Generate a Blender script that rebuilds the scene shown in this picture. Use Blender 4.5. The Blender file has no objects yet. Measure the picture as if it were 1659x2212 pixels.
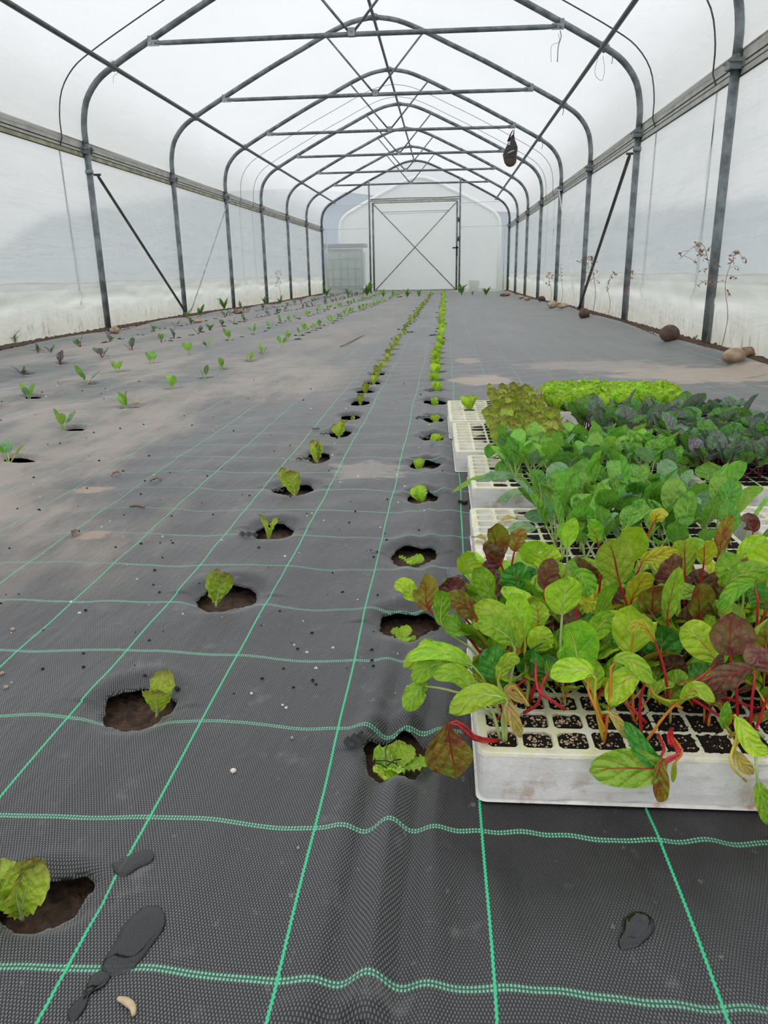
import bpy, bmesh, math, random
import numpy as np
from mathutils import Vector, Matrix, noise as mn

C = bpy.context.scene.collection
S = bpy.context.scene
R = random.Random(7)
PI = math.pi

# ---------------------------------------------------------------- camera, sky, exposure
CAM_H = .58
FPX, PITCH, YAW, ROLL = 1645.13, .30538, -.08173, -.01688
_f = Vector((math.sin(YAW)*math.cos(PITCH), math.cos(YAW)*math.cos(PITCH), -math.sin(PITCH)))
_r0 = Vector((math.cos(YAW), -math.sin(YAW), 0)); _u0 = _r0.cross(_f)
_r = _r0*math.cos(ROLL)+_u0*math.sin(ROLL); _u = -_r0*math.sin(ROLL)+_u0*math.cos(ROLL)
CP = Vector((0, 0, CAM_H))
cd = bpy.data.cameras.new('camera'); cam = bpy.data.objects.new('camera', cd); C.objects.link(cam)
m = Matrix((_r, _u, -_f)).transposed().to_4x4(); m.translation = CP; cam.matrix_world = m
cd.sensor_fit = 'VERTICAL'; cd.sensor_height = 24.0; cd.lens = 24.0*FPX/2212; cd.clip_start = .02; cd.clip_end = 600
S.camera = cam

W = bpy.data.worlds.new('overcast_sky'); S.world = W; W.use_nodes = True
wn = W.node_tree.nodes; wl = W.node_tree.links
bgn = wn['Background']
tc = wn.new('ShaderNodeTexCoord'); wz = wn.new('ShaderNodeTexNoise'); wz.inputs['Scale'].default_value = 2.2; wz.inputs['Detail'].default_value = 5
wr = wn.new('ShaderNodeValToRGB')
wr.color_ramp.elements[0].position = .3; wr.color_ramp.elements[0].color = (.86, .885, .93, 1)
wr.color_ramp.elements[1].position = .75; wr.color_ramp.elements[1].color = (1, 1, 1, 1)
wl.new(tc.outputs['Generated'], wz.inputs['Vector']); wl.new(wz.outputs['Fac'], wr.inputs['Fac']); wl.new(wr.outputs['Color'], bgn.inputs['Color'])
# an overcast sky is about three times as bright overhead as at the horizon
ws = wn.new('ShaderNodeSeparateXYZ'); wm = wn.new('ShaderNodeMapRange'); wl.new(tc.outputs['Generated'], ws.inputs[0]); wl.new(ws.outputs['Z'], wm.inputs[0])
for i_, v_ in zip((1, 2, 3, 4), (0, 1, .76, 1.74)): wm.inputs[i_].default_value = v_
wl.new(wm.outputs[0], bgn.inputs['Strength'])

S.view_settings.view_transform = 'Standard'; S.view_settings.look = 'None'
S.view_settings.exposure = 0.10; S.view_settings.gamma = 1; S.view_settings.use_curve_mapping = False
S.cycles.max_bounces = 10; S.cycles.diffuse_bounces = 5; S.cycles.transparent_max_bounces = 20
S.cycles.use_denoising = True; S.cycles.sample_clamp_indirect = 6

# ---------------------------------------------------------------- where a point of the place lies
def ray(px, py): return _f*FPX+_r*(px-829.5)-_u*(py-1106)
def gp(px, py, z=0.0):
    d = ray(px, py); return CP+d*((z-CAM_H)/d.z)
def yp(px, py, Y):
    d = ray(px, py); return CP+d*(Y/d.y)
CX = -.9522; Y0 = 8.6797; BAY = 2.7243; HW = 2.89; YEND = Y0+6*BAY; YBACK = -1.5

# ---------------------------------------------------------------- helpers
def tag(o, label=None, cat=None, group=None, kind=None):
    if label: o['label'] = label
    if cat: o['category'] = cat
    if group: o['group'] = group
    if kind: o['kind'] = kind
    return o
def empty(name, loc, rz=0):
    o = bpy.data.objects.new(name, None); C.objects.link(o); o.location = loc; o.rotation_euler = (0, 0, rz); o.empty_display_size = .05; return o
def link(name, me, parent=None, loc=None, rot=None, scale=None):
    o = bpy.data.objects.new(name, me); C.objects.link(o)
    if parent: o.parent = parent
    if loc is not None: o.location = loc
    if rot is not None: o.rotation_euler = rot
    if scale is not None: o.scale = (scale,)*3 if not hasattr(scale, '__len__') else scale
    return o
class MB:
    def __init__(s): s.v = []; s.f = []; s.mi = []
    def add(s, vs, fs, m=0):
        b = len(s.v); s.v += [tuple(v) for v in vs]; s.f += [tuple(i+b for i in f) for f in fs]; s.mi += [m]*len(fs)
    def box(s, lo, hi, m=0):
        x0, y0, z0 = lo; x1, y1, z1 = hi
        s.add([(x0,y0,z0),(x1,y0,z0),(x1,y1,z0),(x0,y1,z0),(x0,y0,z1),(x1,y0,z1),(x1,y1,z1),(x0,y1,z1)],
              [(0,3,2,1),(4,5,6,7),(0,1,5,4),(1,2,6,5),(2,3,7,6),(3,0,4,7)], m)
    def tube(s, pts, r, n=8, m=0, cap=True):
        pts = [Vector(p) for p in pts]; k = len(pts); rs = r if hasattr(r, '__len__') else [r]*k
        ref = None; vs = []
        for i, p in enumerate(pts):
            t = (pts[min(i+1, k-1)]-pts[max(i-1, 0)]).normalized()
            if ref is None: ref = Vector((0,0,1)) if abs(t.z) < .9 else Vector((1,0,0))
            a = (ref-t*ref.dot(t)).normalized(); ref = a; b = t.cross(a)
            for j in range(n):
                w = 2*PI*j/n; vs.append(p+(a*math.cos(w)+b*math.sin(w))*rs[i])
        fs = [(i*n+j, i*n+(j+1)%n, (i+1)*n+(j+1)%n, (i+1)*n+j) for i in range(k-1) for j in range(n)]
        if cap: fs += [tuple(range(n))[::-1], tuple(range((k-1)*n, k*n))]
        s.add(vs, fs, m)
    def mesh(s, name, mats, smooth=True):
        me = bpy.data.meshes.new(name); me.from_pydata(s.v, [], s.f)
        for mt in (mats if isinstance(mats, (list, tuple)) else [mats]): me.materials.append(mt)
        me.polygons.foreach_set('material_index', s.mi)
        if smooth: me.polygons.foreach_set('use_smooth', [True]*len(s.f))
        me.update(); return me
    def build(s, name, mats, parent=None, smooth=True, **k): return link(name, s.mesh(name, mats, smooth), parent, **k)
def spline(pts, n):
    pts = [Vector(p) for p in pts]; q = [pts[0]*2-pts[1]]+pts+[pts[-1]*2-pts[-2]]; out = []
    segs = len(pts)-1
    for i in range(n+1):
        t = i/n*segs; k = min(int(t), segs-1); t -= k
        a, b, c, d = q[k:k+4]
        out.append(.5*((2*b)+(c-a)*t+(2*a-5*b+4*c-d)*t*t+(3*b-a-3*c+d)*t**3))
    return out
def sines(seed, n, lx, ly):
    g = random.Random(seed); L = []
    for _ in range(n):
        L.append((g.choice((-1, 1))*2*PI/(lx*g.uniform(.6, 1.8)), g.choice((-1, 1))*2*PI/(ly*g.uniform(.6, 1.8)), g.uniform(0, 6.3), g.uniform(.5, 1)))
    return lambda x, y: sum(a*np.sin(kx*x+ky*y+p) for kx, ky, p, a in L)/(.55*n)

# ---------------------------------------------------------------- materials
class NT:
    def __init__(s, name):
        s.m = bpy.data.materials.new(name); s.m.use_nodes = True; s.t = s.m.node_tree; s.n = s.t.nodes; s.n.clear()
        s.out = s.n.new('ShaderNodeOutputMaterial')
    def put(s, sock, v):
        if isinstance(v, bpy.types.NodeSocket): s.t.links.new(v, sock)
        elif v is not None:
            if hasattr(v, '__len__') and len(v) == 3 and sock.type == 'RGBA': v = (*v, 1)
            sock.default_value = v
    def M(s, op, a, b=None, c=None):
        n = s.n.new('ShaderNodeMath'); n.operation = op
        for i, v in enumerate((a, b, c)):
            if v is not None: s.put(n.inputs[i], v)
        return n.outputs[0]
    def mix(s, f, a, b, typ='MIX'):
        n = s.n.new('ShaderNodeMix'); n.data_type = 'RGBA'; n.blend_type = typ
        s.put(n.inputs[0], f); s.put(n.inputs[6], a); s.put(n.inputs[7], b); return n.outputs[2]
    def node(s, typ, out=0, **k):
        n = s.n.new(typ)
        for q, v in k.items():
            if q in n.inputs: s.put(n.inputs[q], v)
            else: setattr(n, q, v)
        return n.outputs[out]
    def noise(s, vec, scale, detail=3, rough=.5, dist=0, out='Fac'):
        n = s.n.new('ShaderNodeTexNoise'); s.put(n.inputs['Vector'], vec); n.inputs['Scale'].default_value = scale
        n.inputs['Detail'].default_value = detail; n.inputs['Roughness'].default_value = rough; n.inputs['Distortion'].default_value = dist
        return n.outputs[out]
    def ramp(s, f, lo, hi, a=0.0, b=1.0):
        n = s.n.new('ShaderNodeMapRange'); n.interpolation_type = 'SMOOTHSTEP'; s.put(n.inputs[0], f)
        for i, v in zip((1, 2, 3, 4), (lo, hi, a, b)): s.put(n.inputs[i], v)
        return n.outputs[0]
    def obj(s): return s.node('ShaderNodeTexCoord', 3)
    def pos(s): return s.node('ShaderNodeNewGeometry', 0)
    def xyz(s, v):
        n = s.n.new('ShaderNodeSeparateXYZ'); s.put(n.inputs[0], v); return n.outputs
    def vec(s, x, y, z):
        n = s.n.new('ShaderNodeCombineXYZ'); [s.put(n.inputs[i], v) for i, v in enumerate((x, y, z))]; return n.outputs[0]
    def map(s, v, sc=(1,1,1), loc=(0,0,0), rot=(0,0,0)):
        n = s.n.new('ShaderNodeMapping'); s.put(n.inputs[0], v); n.inputs[1].default_value = loc; n.inputs[2].default_value = rot; n.inputs[3].default_value = sc; return n.outputs[0]
    def bump(s, h, strength=.3, dist=.01, nrm=None):
        n = s.n.new('ShaderNodeBump'); s.put(n.inputs['Height'], h); n.inputs['Strength'].default_value = strength; n.inputs['Distance'].default_value = dist
        if nrm: s.put(n.inputs['Normal'], nrm)
        return n.outputs[0]
    def pbr(s, col, rough=.5, metal=0, nrm=None, spec=.5, **k):
        n = s.n.new('ShaderNodeBsdfPrincipled'); s.put(n.inputs['Base Color'], col); s.put(n.inputs['Roughness'], rough); s.put(n.inputs['Metallic'], metal)
        s.put(n.inputs['Specular IOR Level'], spec)
        if nrm: s.put(n.inputs['Normal'], nrm)
        for q, v in k.items(): s.put(n.inputs[q], v)
        return n.outputs[0]
    def mixs(s, f, a, b):
        n = s.n.new('ShaderNodeMixShader'); s.put(n.inputs[0], f); s.put(n.inputs[1], a); s.put(n.inputs[2], b); return n.outputs[0]
    def done(s, sh): s.t.links.new(sh, s.out.inputs[0]); return s.m

def plain(name, col, rough=.6, metal=0, var=.15, scale=20, bump=.0, spec=.5):
    t = NT(name); o = t.obj(); n = t.noise(o, scale, 4)
    c = t.mix(t.ramp(n, .3, .7), tuple(x*(1-var) for x in col), tuple(min(1, x*(1+var)) for x in col))
    return t.done(t.pbr(c, rough, metal, t.bump(n, bump, .01) if bump else None, spec))

def m_galv(name, base=(.2, .225, .235), rust=False):
    t = NT(name); o = t.obj(); n = t.noise(o, 9, 5, .6); n2 = t.noise(t.map(o, (60, 60, 6)), 3, 3)
    c = t.mix(t.ramp(n, .35, .68), tuple(x*.62 for x in base), tuple(x*1.35 for x in base))
    c = t.mix(t.ramp(n2, .55, .75, 0, .35), c, (.42, .45, .46))
    return t.done(t.pbr(c, t.ramp(n, .2, .8, .38, .6), .45, t.bump(n2, .12, .004)))
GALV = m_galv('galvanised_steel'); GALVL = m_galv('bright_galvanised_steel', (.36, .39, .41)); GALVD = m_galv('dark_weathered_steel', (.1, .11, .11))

def m_film(name, transp, col, blurry=0, dirt=0, crease=0, trans=.62):
    t = NT(name); p = t.pos(); x = t.xyz(p)
    big = t.noise(t.map(p, (.35, .25, .5)), 1.3, 3)
    c = t.mix(t.ramp(big, .3, .7), tuple(v*.955 for v in col), col)
    if crease:   # long faint horizontal creases and water lines printed by condensation
        cr = t.noise(t.map(p, (.5, .22, 9)), 1.0, 4, .6, .6)
        c = t.mix(t.ramp(cr, .52, .62, 0, .22), c, (.70, .735, .77))
        st = t.noise(t.map(p, (9, 9, .6)), 1.5, 3); c = t.mix(t.ramp(st, .56, .72, 0, .16), c, (.69, .72, .75))
        line = t.noise(t.map(p, (.4, .12, 3.4)), 2.2, 5, .55, .3)
        edge = t.M('SUBTRACT', 1, t.ramp(t.M('ABSOLUTE', t.M('SUBTRACT', line, .5)), 0, .012))
        c = t.mix(t.M('MULTIPLY', edge, .3), c, (.68, .58, .42))
    if dirt:    # splashed mud and algae above the soil
        nz = t.noise(t.map(p, (3, 3, 1.1)), 2.2, 6, .65, .4)
        lo = t.ramp(t.M('ADD', x[2], t.M('MULTIPLY', t.M('SUBTRACT', nz, .5), .55)), -.02, .34, 1, 0)
        c = t.mix(t.M('MULTIPLY', lo, .34), c, (.60, .46, .29))
        gz = t.noise(t.map(p, (9, 9, 2.2)), 2.5, 5, .7)
        lo2 = t.M('MULTIPLY', t.ramp(x[2], .06, .30, 1, 0), t.ramp(gz, .53, .68))
        c = t.mix(t.M('MULTIPLY', lo2, .62), c, (.2, .23, .11))
        sp = t.noise(p, 55, 2); c = t.mix(t.ramp(sp, .70, .76, 0, .5), c, (.35, .33, .26))
    wr = t.noise(t.map(p, (1.2, .5, 1.6)), 2.4, 4, .6, .8); nb = t.bump(wr, .35, .05)
    tr = t.node('ShaderNodeBsdfTranslucent', Color=c, Normal=nb); df = t.pbr(c, .35, 0, nb)
    sh = t.mixs(1-trans, tr, df)
    if blurry: cl = t.node('ShaderNodeBsdfRefraction', Color=(.97, .98, 1, 1), Roughness=blurry, IOR=1.01)
    else: cl = t.node('ShaderNodeBsdfTransparent', Color=(.97, .98, 1, 1))
    k = transp
    if crease: k = t.M('MULTIPLY', transp, t.ramp(big, .25, .75, .6, 1.3))
    return t.done(t.mixs(k, sh, cl))
F_ROOF = m_film('roof_polythene_film', .22, (.94, .945, .95), trans=.68)
F_WALL = m_film('side_polythene_film', .30, (.93, .94, .95), crease=1, trans=.75, blurry=.65)
F_SKIRT = m_film('skirt_polythene_film', .04, (.93, .93, .91), dirt=1, trans=.80)
F_END = m_film('end_polythene_film', .55, (.92, .94, .96), crease=0, trans=.64)
F_DOOR = m_film('door_polythene_film', .30, (.93, .945, .955), trans=.64)
F_FAR = m_film('far_tunnel_film', .05, (.95, .955, .96), trans=.6)

def m_fabric():
    t = NT('woven_ground_cover'); p = t.pos(); x = t.xyz(p)
    wx = t.M('MULTIPLY', t.M('SUBTRACT', t.noise(t.map(p, (1, .5, 1)), 2.1, 2), .5), .028)
    wy = t.M('MULTIPLY', t.M('SUBTRACT', t.noise(t.map(p, (1, .35, 1), (5, 3, 0)), 4.2, 2), .5), .040)
    X = t.M('ADD', x[0], wx); Y = t.M('ADD', x[1], wy)
    # weave: small dark gaps between tapes, alternate rows staggered
    row = t.M('MULTIPLY', Y, 1/.0034); col = t.M('MULTIPLY', X, 1/.0031)
    st = t.M('MULTIPLY', t.M('FLOOR', row), .5); fx = t.M('ABSOLUTE', t.M('SUBTRACT', t.M('FRACT', t.M('ADD', col, st)), .5))
    fy = t.M('ABSOLUTE', t.M('SUBTRACT', t.M('FRACT', row), .5))
    tape = t.M('MULTIPLY', t.ramp(fx, .14, .32, 1, 0), t.ramp(fy, .28, .46, 1, 0))      # 1 on top of a tape
    base = t.noise(t.map(p, (1.2, .45, 1)), 2.0, 5, .6)
    c0 = t.mix(t.ramp(base, .3, .72), (.042, .042, .046), (.078, .076, .076))
    c = t.mix(t.M('SUBTRACT', 1, t.M('MULTIPLY', tape, .75)), c0, (.010, .010, .012))
    c = t.mix(t.ramp(tape, .3, 1, 0, 1), c, t.mix(t.ramp(base, .3, .72), (.125, .127, .136), (.195, .188, .188)))
    wetx = t.M('MULTIPLY', t.ramp(x[0], -.07, .05), t.ramp(t.M('ADD', x[1], t.M('MULTIPLY', t.noise(p, 9, 3), .25)), .60, .82, .12, 1.0))
    wetx = t.M('MULTIPLY', wetx, t.ramp(x[1], 1.9, 2.6, 1, 0))
    c = t.mix(t.M('MULTIPLY', wetx, t.ramp(tape, 0, 1, .95, .86)), c, (.008, .008, .009))
    # dry dust and mud spilled on the cloth (shapes of their own)
    d1 = t.noise(t.map(p, (1, .4, 1), (2, 1, 0), (0, 0, -.25)), 1.6, 7, .68)
    left = t.M('MULTIPLY', t.ramp(x[0], -.42, -.75), t.ramp(x[1], .9, 1.9))
    dust = t.M('MULTIPLY', t.ramp(d1, .41, .59), left)
    c = t.mix(t.M('MULTIPLY', dust, .72), c, (.44, .36, .30))
    grn = t.noise(t.map(p, (1, .6, 1)), 60, 3, .6)
    specks = t.M('MULTIPLY', t.ramp(grn, .66, .74), t.ramp(d1, .40, .55)); c = t.mix(t.M('MULTIPLY', specks, .35), c, (.38, .33, .28))
    sm = t.noise(p, 14, 4, .6); c = t.mix(t.M('MULTIPLY', t.ramp(sm, .60, .74), .22), c, (.34, .32, .30))
    def blob(cx, cy, rx, ry, f, col, k=.8):
        dx = t.M('DIVIDE', t.M('SUBTRACT', x[0], cx), rx); dy = t.M('DIVIDE', t.M('SUBTRACT', x[1], cy), ry)
        d = t.M('SQRT', t.M('ADD', t.M('MULTIPLY', dx, dx), t.M('MULTIPLY', dy, dy)))
        n = t.M('MULTIPLY', t.M('SUBTRACT', t.noise(t.map(p, (1.6, 3.2, 1)), f, 6, .7), .5), 2.6)
        return t.mix(t.M('MULTIPLY', t.ramp(t.M('ADD', d, n), .65, .95, 1, 0), k), c, col)
    c = blob(.21, 4.28, .21, .24, 2, (.42, .29, .20), .9)
    c = blob(.16, 5.2, .10, .2, 3, (.42, .29, .20), .7)
    c = blob(1.45, 4.45, .58, .42, 2.4, (.42, .30, .21), .9)
    c = blob(.95, 4.9, .55, .35, 3.2, (.40, .29, .21), .6)
    c = blob(-.23, 2.25, .14, .12, 6, (.36, .30, .27), .6)
    c = blob(-1.0, 2.05, .06, .05, 8, (.40, .26, .18), .8)
    c = blob(-.82, 1.62, .05, .03, 9, (.40, .26, .18), .8)
    far = t.M('MULTIPLY', t.ramp(x[1], 3, 9), .45); c = t.mix(far, c, t.mix(t.ramp(d1, .4, .7), (.135, .133, .135), (.20, .185, .175)))  # distant cloth lightened: its grazing sheen put into the colour
    # guide lines
    GW, GX0, HWY, GY0 = .1853, -.1400, .1925, .4930
    u = t.M('MULTIPLY', t.M('SUBTRACT', t.M('FRACT', t.M('ADD', t.M('DIVIDE', t.M('SUBTRACT', X, GX0), GW), .5)), .5), GW)
    tw = t.M('MULTIPLY', t.M('SINE', t.M('MULTIPLY', Y, 2*PI/.0055)), .0004)
    lv = t.ramp(t.M('ABSOLUTE', t.M('ADD', u, tw)), .0010, .0017, 1, 0)
    v = t.M('MULTIPLY', t.M('SUBTRACT', t.M('FRACT', t.M('ADD', t.M('DIVIDE', t.M('SUBTRACT', Y, GY0), HWY), .5)), .5), HWY)
    va = t.M('ABSOLUTE', v)
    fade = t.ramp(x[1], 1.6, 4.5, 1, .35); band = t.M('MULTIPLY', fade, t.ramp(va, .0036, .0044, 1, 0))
    dash = t.M('MULTIPLY', t.ramp(t.M('ABSOLUTE', t.M('SUBTRACT', va, .0021)), .0009, .0016, 1, 0), t.ramp(t.M('ABSOLUTE', t.M('SUBTRACT', t.M('FRACT', t.M('MULTIPLY', X, 1/.0034)), .5)), .2, .34, 1, 0))
    wear = t.ramp(t.noise(t.map(p, (1, 1, 1), (9, 4, 0)), 1.1, 3), .30, .55, .35, 1)
    dull = t.M('SUBTRACT', 1, t.M('MULTIPLY', dust, .8))
    wear = t.M('MULTIPLY', wear, dull)
    c = t.mix(t.M('MULTIPLY', band, t.M('MULTIPLY', wear, .55)), c, (.02, .17, .09))
    c = t.mix(t.M('MULTIPLY', t.M('MULTIPLY', dash, fade), t.M('MULTIPLY', wear, .9)), c, (.28, .66, .46))
    c = t.mix(t.M('MULTIPLY', lv, t.M('MULTIPLY', t.ramp(wear, 0, 1, .5, .97), t.ramp(x[1], 2, 7, 1, .6))), c, (.03, .62, .28))
    h = t.M('ADD', tape, t.M('MULTIPLY', lv, .7))
    nb = t.bump(h, .45, .0012); soft = t.noise(t.map(p, (5, 1.2, 1)), 7, 4, .6); nb = t.bump(soft, .35, .012, nb)
    rg = t.M('SUBTRACT', t.ramp(base, .25, .75, .44, .60), t.M('MULTIPLY', wetx, .14)); rg = t.M('ADD', rg, t.M('MULTIPLY', dust, .25))
    return t.done(t.pbr(c, rg, 0, nb, .62, **{'Sheen Weight': t.M('MULTIPLY', .45, t.M('SUBTRACT', 1, t.M('MULTIPLY', wetx, .95))), 'Sheen Roughness': .35}))
FABRIC = m_fabric()

def m_soil(name, a=(.052, .032, .022), b=(.16, .10, .068), sc=70):
    t = NT(name); p = t.pos(); n = t.noise(p, sc, 6, .7); n2 = t.noise(p, sc*.3, 4)
    c = t.mix(t.ramp(n, .3, .7), a, b); c = t.mix(t.ramp(n2, .5, .8, 0, .5), c, tuple(v*1.5 for v in b))
    return t.done(t.pbr(c, .85, 0, t.bump(n, .9, .012), .3))
SOIL = m_soil('brown_soil'); PEAT = m_soil('dark_peat', (.006, .004, .003), (.030, .020, .014), 260)
SANDY = m_soil('dry_sandy_soil', (.20, .13, .08), (.42, .30, .20), 40)

def m_foam():
    t = NT('expanded_polystyrene'); p = t.obj(); x = t.xyz(p)
    v = t.n.new('ShaderNodeTexVoronoi'); v.inputs['Scale'].default_value = 260; t.put(v.inputs['Vector'], p)
    n = t.noise(p, 16, 6, .65); c = t.mix(t.ramp(n, .3, .7), (.80, .775, .74), (.955, .94, .925))
    top = t.ramp(x[2], .057, .066); al = t.noise(p, 35, 5, .7)
    c = t.mix(t.M('MULTIPLY', top, t.ramp(al, .36, .60, .25, .9)), c, (.78, .75, .45))
    al2 = t.noise(p, 90, 4, .7); c = t.mix(t.M('MULTIPLY', top, t.ramp(al2, .60, .72, 0, .5)), c, (.28, .26, .12))
    dirt = t.noise(t.map(p, (1, 1, .6)), 28, 6, .7); low = t.ramp(x[2], .0, .055, 1, .25)
    c = t.mix(t.M('MULTIPLY', t.ramp(dirt, .50, .66), t.M('MULTIPLY', low, .75)), c, (.56, .38, .26))
    gr = t.noise(t.map(p, (6, 6, 30)), 3, 4); c = t.mix(t.ramp(gr, .56, .72, 0, .5), c, (.44, .42, .41))
    dk = t.noise(p, 140, 3, .6); c = t.mix(t.ramp(dk, .70, .76, 0, .6), c, (.22, .17, .12))
    return t.done(t.pbr(c, .6, 0, t.bump(t.M('ADD', v.outputs['Distance'], t.M('MULTIPLY', n, 2)), .22, .0015), .35))
FOAM = m_foam()

def m_leaf(name, c1, c2, vein, edge=None, edge_k=0, gl=.36, veink=.8, nv=4, blot=None, stri=.30, back=None, vw=.035):
    t = NT(name); uv = t.xyz(t.node('ShaderNodeUVMap', 0)); ob = t.obj()
    rnd = t.node('ShaderNodeObjectInfo', 5)
    ua = t.M('ABSOLUTE', t.M('SUBTRACT', t.M('MULTIPLY', uv[0], 2), 1)); v = uv[1]
    wob = t.M('MULTIPLY', t.M('SUBTRACT', t.noise(ob, 60, 2), .5), .25)
    n = t.noise(ob, 45, 4, .6)
    c = t.mix(t.ramp(n, .32, .68), c1, c2)
    if blot: c = t.mix(t.M('MULTIPLY', t.ramp(t.noise(ob, 26, 5, .65), .44, .62), .85), c, blot)
    if edge: c = t.mix(t.M('MULTIPLY', t.ramp(t.M('ADD', t.M('MAXIMUM', t.M('MULTIPLY', ua, v), t.M('SUBTRACT', v, .12)), wob), .42, .92), edge_k), c, edge)
    mid = t.ramp(ua, t.M('MULTIPLY', t.M('SUBTRACT', 1.15, v), vw), t.M('MULTIPLY', t.M('SUBTRACT', 1.15, v), vw*2.3), 1, 0)
    ph = t.M('ADD', t.M('SUBTRACT', t.M('MULTIPLY', v, nv), t.M('MULTIPLY', t.M('POWER', ua, .8), 1.7)), wob)
    tri = t.M('MULTIPLY', t.M('ABSOLUTE', t.M('SUBTRACT', t.M('FRACT', ph), .5)), 2)
    side = t.M('MULTIPLY', t.ramp(tri, .86, .98), t.ramp(ua, .4, .95, .6, .08))
    fine = t.n.new('ShaderNodeTexVoronoi'); fine.feature = 'DISTANCE_TO_EDGE'; fine.inputs['Scale'].default_value = 150; t.put(fine.inputs['Vector'], ob)
    net = t.ramp(fine.outputs['Distance'], .0, .12, .28, 0)
    vm = t.M('MAXIMUM', mid, t.M('MAXIMUM', t.M('MULTIPLY', side, .95), t.M('MULTIPLY', net, .5)))
    c = t.mix(t.M('MULTIPLY', vm, veink), c, vein)
    hs = t.n.new('ShaderNodeHueSaturation'); t.put(hs.inputs['Value'], t.ramp(rnd, 0, 1, .85, 1.25)); t.put(hs.inputs['Hue'], t.ramp(t.M('FRACT', t.M('MULTIPLY', rnd, 7.3)), 0, 1, .488, .512)); t.put(hs.inputs['Color'], c)
    c = hs.outputs[0]
    h = t.M('SUBTRACT', t.M('MULTIPLY', t.M('SUBTRACT', 1, t.M('POWER', tri, 2)), .6), t.M('MULTIPLY', mid, .8))
    nb = t.bump(t.M('ADD', h, t.M('MULTIPLY', t.noise(ob, 95, 2), 2.4)), .6, .006)
    a = t.pbr(c, gl, 0, nb, .42)
    b = t.node('ShaderNodeBsdfTranslucent', Color=t.mix(1, c, (1.0, 1.0, .75), 'MULTIPLY'), Normal=nb)
    return t.done(t.mixs(stri, a, b))
def m_stem(name, c1, c2):
    t = NT(name); o = t.obj(); n = t.noise(t.map(o, (60, 60, 8)), 2, 3)
    c = t.mix(t.ramp(n, .3, .7), c1, c2); a = t.pbr(c, .3, 0, None, .5, **{'Subsurface Weight': 0.0})
    return t.done(t.mixs(.15, a, t.node('ShaderNodeBsdfTranslucent', Color=c)))
L_ = {
 'lime': m_leaf('chard_blade_lime', (.33, .62, .015), (.48, .76, .04), (.80, .88, .40), veink=.8, stri=.33),
 'green': m_leaf('chard_blade_green', (.13, .38, .012), (.28, .55, .02), (.62, .74, .24), veink=.8, stri=.33),
 'dark': m_leaf('chard_blade_dark', (.035, .22, .025), (.08, .33, .04), (.30, .50, .12), veink=.75, gl=.2),
 'greenred': m_leaf('chard_blade_red_veined', (.27, .52, .04), (.40, .62, .07), (.55, .03, .035), veink=.85, stri=.33),
 'yellow': m_leaf('chard_blade_yellowing', (.66, .66, .03), (.52, .66, .05), (.62, .12, .03), veink=.65, stri=.33),
 'bronze': m_leaf('chard_blade_bronze', (.33, .24, .03), (.27, .36, .04), (.42, .02, .03), veink=.8, blot=(.24, .06, .03), stri=.33),
 'burg': m_leaf('chard_blade_burgundy', (.12, .03, .035), (.23, .08, .07), (.42, .02, .05), veink=.6, blot=(.20, .16, .06), gl=.3),
 'wilt': m_leaf('withered_blade', (.62, .50, .10), (.60, .42, .16), (.45, .32, .10), veink=.5),
 'koh': m_leaf('kohlrabi_blade', (.10, .36, .025), (.22, .50, .05), (.60, .76, .32), veink=.75, nv=5, vw=.028, stri=.33),
 'kohg': m_leaf('kohlrabi_blade_glaucous', (.14, .36, .14), (.30, .50, .26), (.58, .70, .42), veink=.65, nv=5, gl=.45, vw=.028, stri=.25),
 'kohl': m_leaf('kohlrabi_blade_light', (.24, .58, .06), (.35, .68, .10), (.64, .80, .34), veink=.75, nv=5, vw=.028, stri=.33),
 'let': m_leaf('pale_lettuce_blade', (.50, .82, .05), (.66, .92, .12), (.75, .93, .36), veink=.4, nv=5, gl=.4, stri=.5),
 'oak': m_leaf('oak_lettuce_blade', (.44, .64, .05), (.60, .74, .10), (.70, .82, .30), edge=(.28, .18, .07), edge_k=.75, veink=.4, nv=5, gl=.42, stri=.33),
 'cab': m_leaf('red_cabbage_blade', (.08, .26, .10), (.22, .40, .22), (.30, .06, .16), veink=.85, nv=5, gl=.36, blot=(.20, .22, .21), stri=.28, vw=.04),
 'cabp': m_leaf('red_cabbage_blade_purple', (.17, .14, .18), (.34, .31, .35), (.26, .06, .16), veink=.7, nv=5, gl=.42, blot=(.22, .28, .26), stri=.2, vw=.04),
 'cabg': m_leaf('red_cabbage_blade_green', (.12, .36, .05), (.20, .44, .10), (.22, .04, .11), veink=.85, nv=5, gl=.42, stri=.38, vw=.04),
 'weed': m_leaf('weed_blade', (.08, .24, .04), (.15, .33, .06), (.3, .42, .15), veink=.4),
}
S_ = {'red': m_stem('red_petiole', (.50, .010, .03), (.70, .05, .05)), 'orange': m_stem('orange_petiole', (.75, .20, .02), (.80, .33, .04)),
      'yellow': m_stem('yellow_petiole', (.70, .55, .03), (.75, .62, .10)), 'pale': m_stem('pale_green_petiole', (.42, .58, .18), (.58, .70, .30)),
      'wine': m_stem('wine_petiole', (.14, .012, .05), (.24, .03, .09)), 'white': m_stem('pale_lettuce_rib', (.62, .74, .32), (.70, .8, .42)),
      'dry': m_stem('dry_stem', (.20, .10, .055), (.36, .20, .12))}

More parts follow.
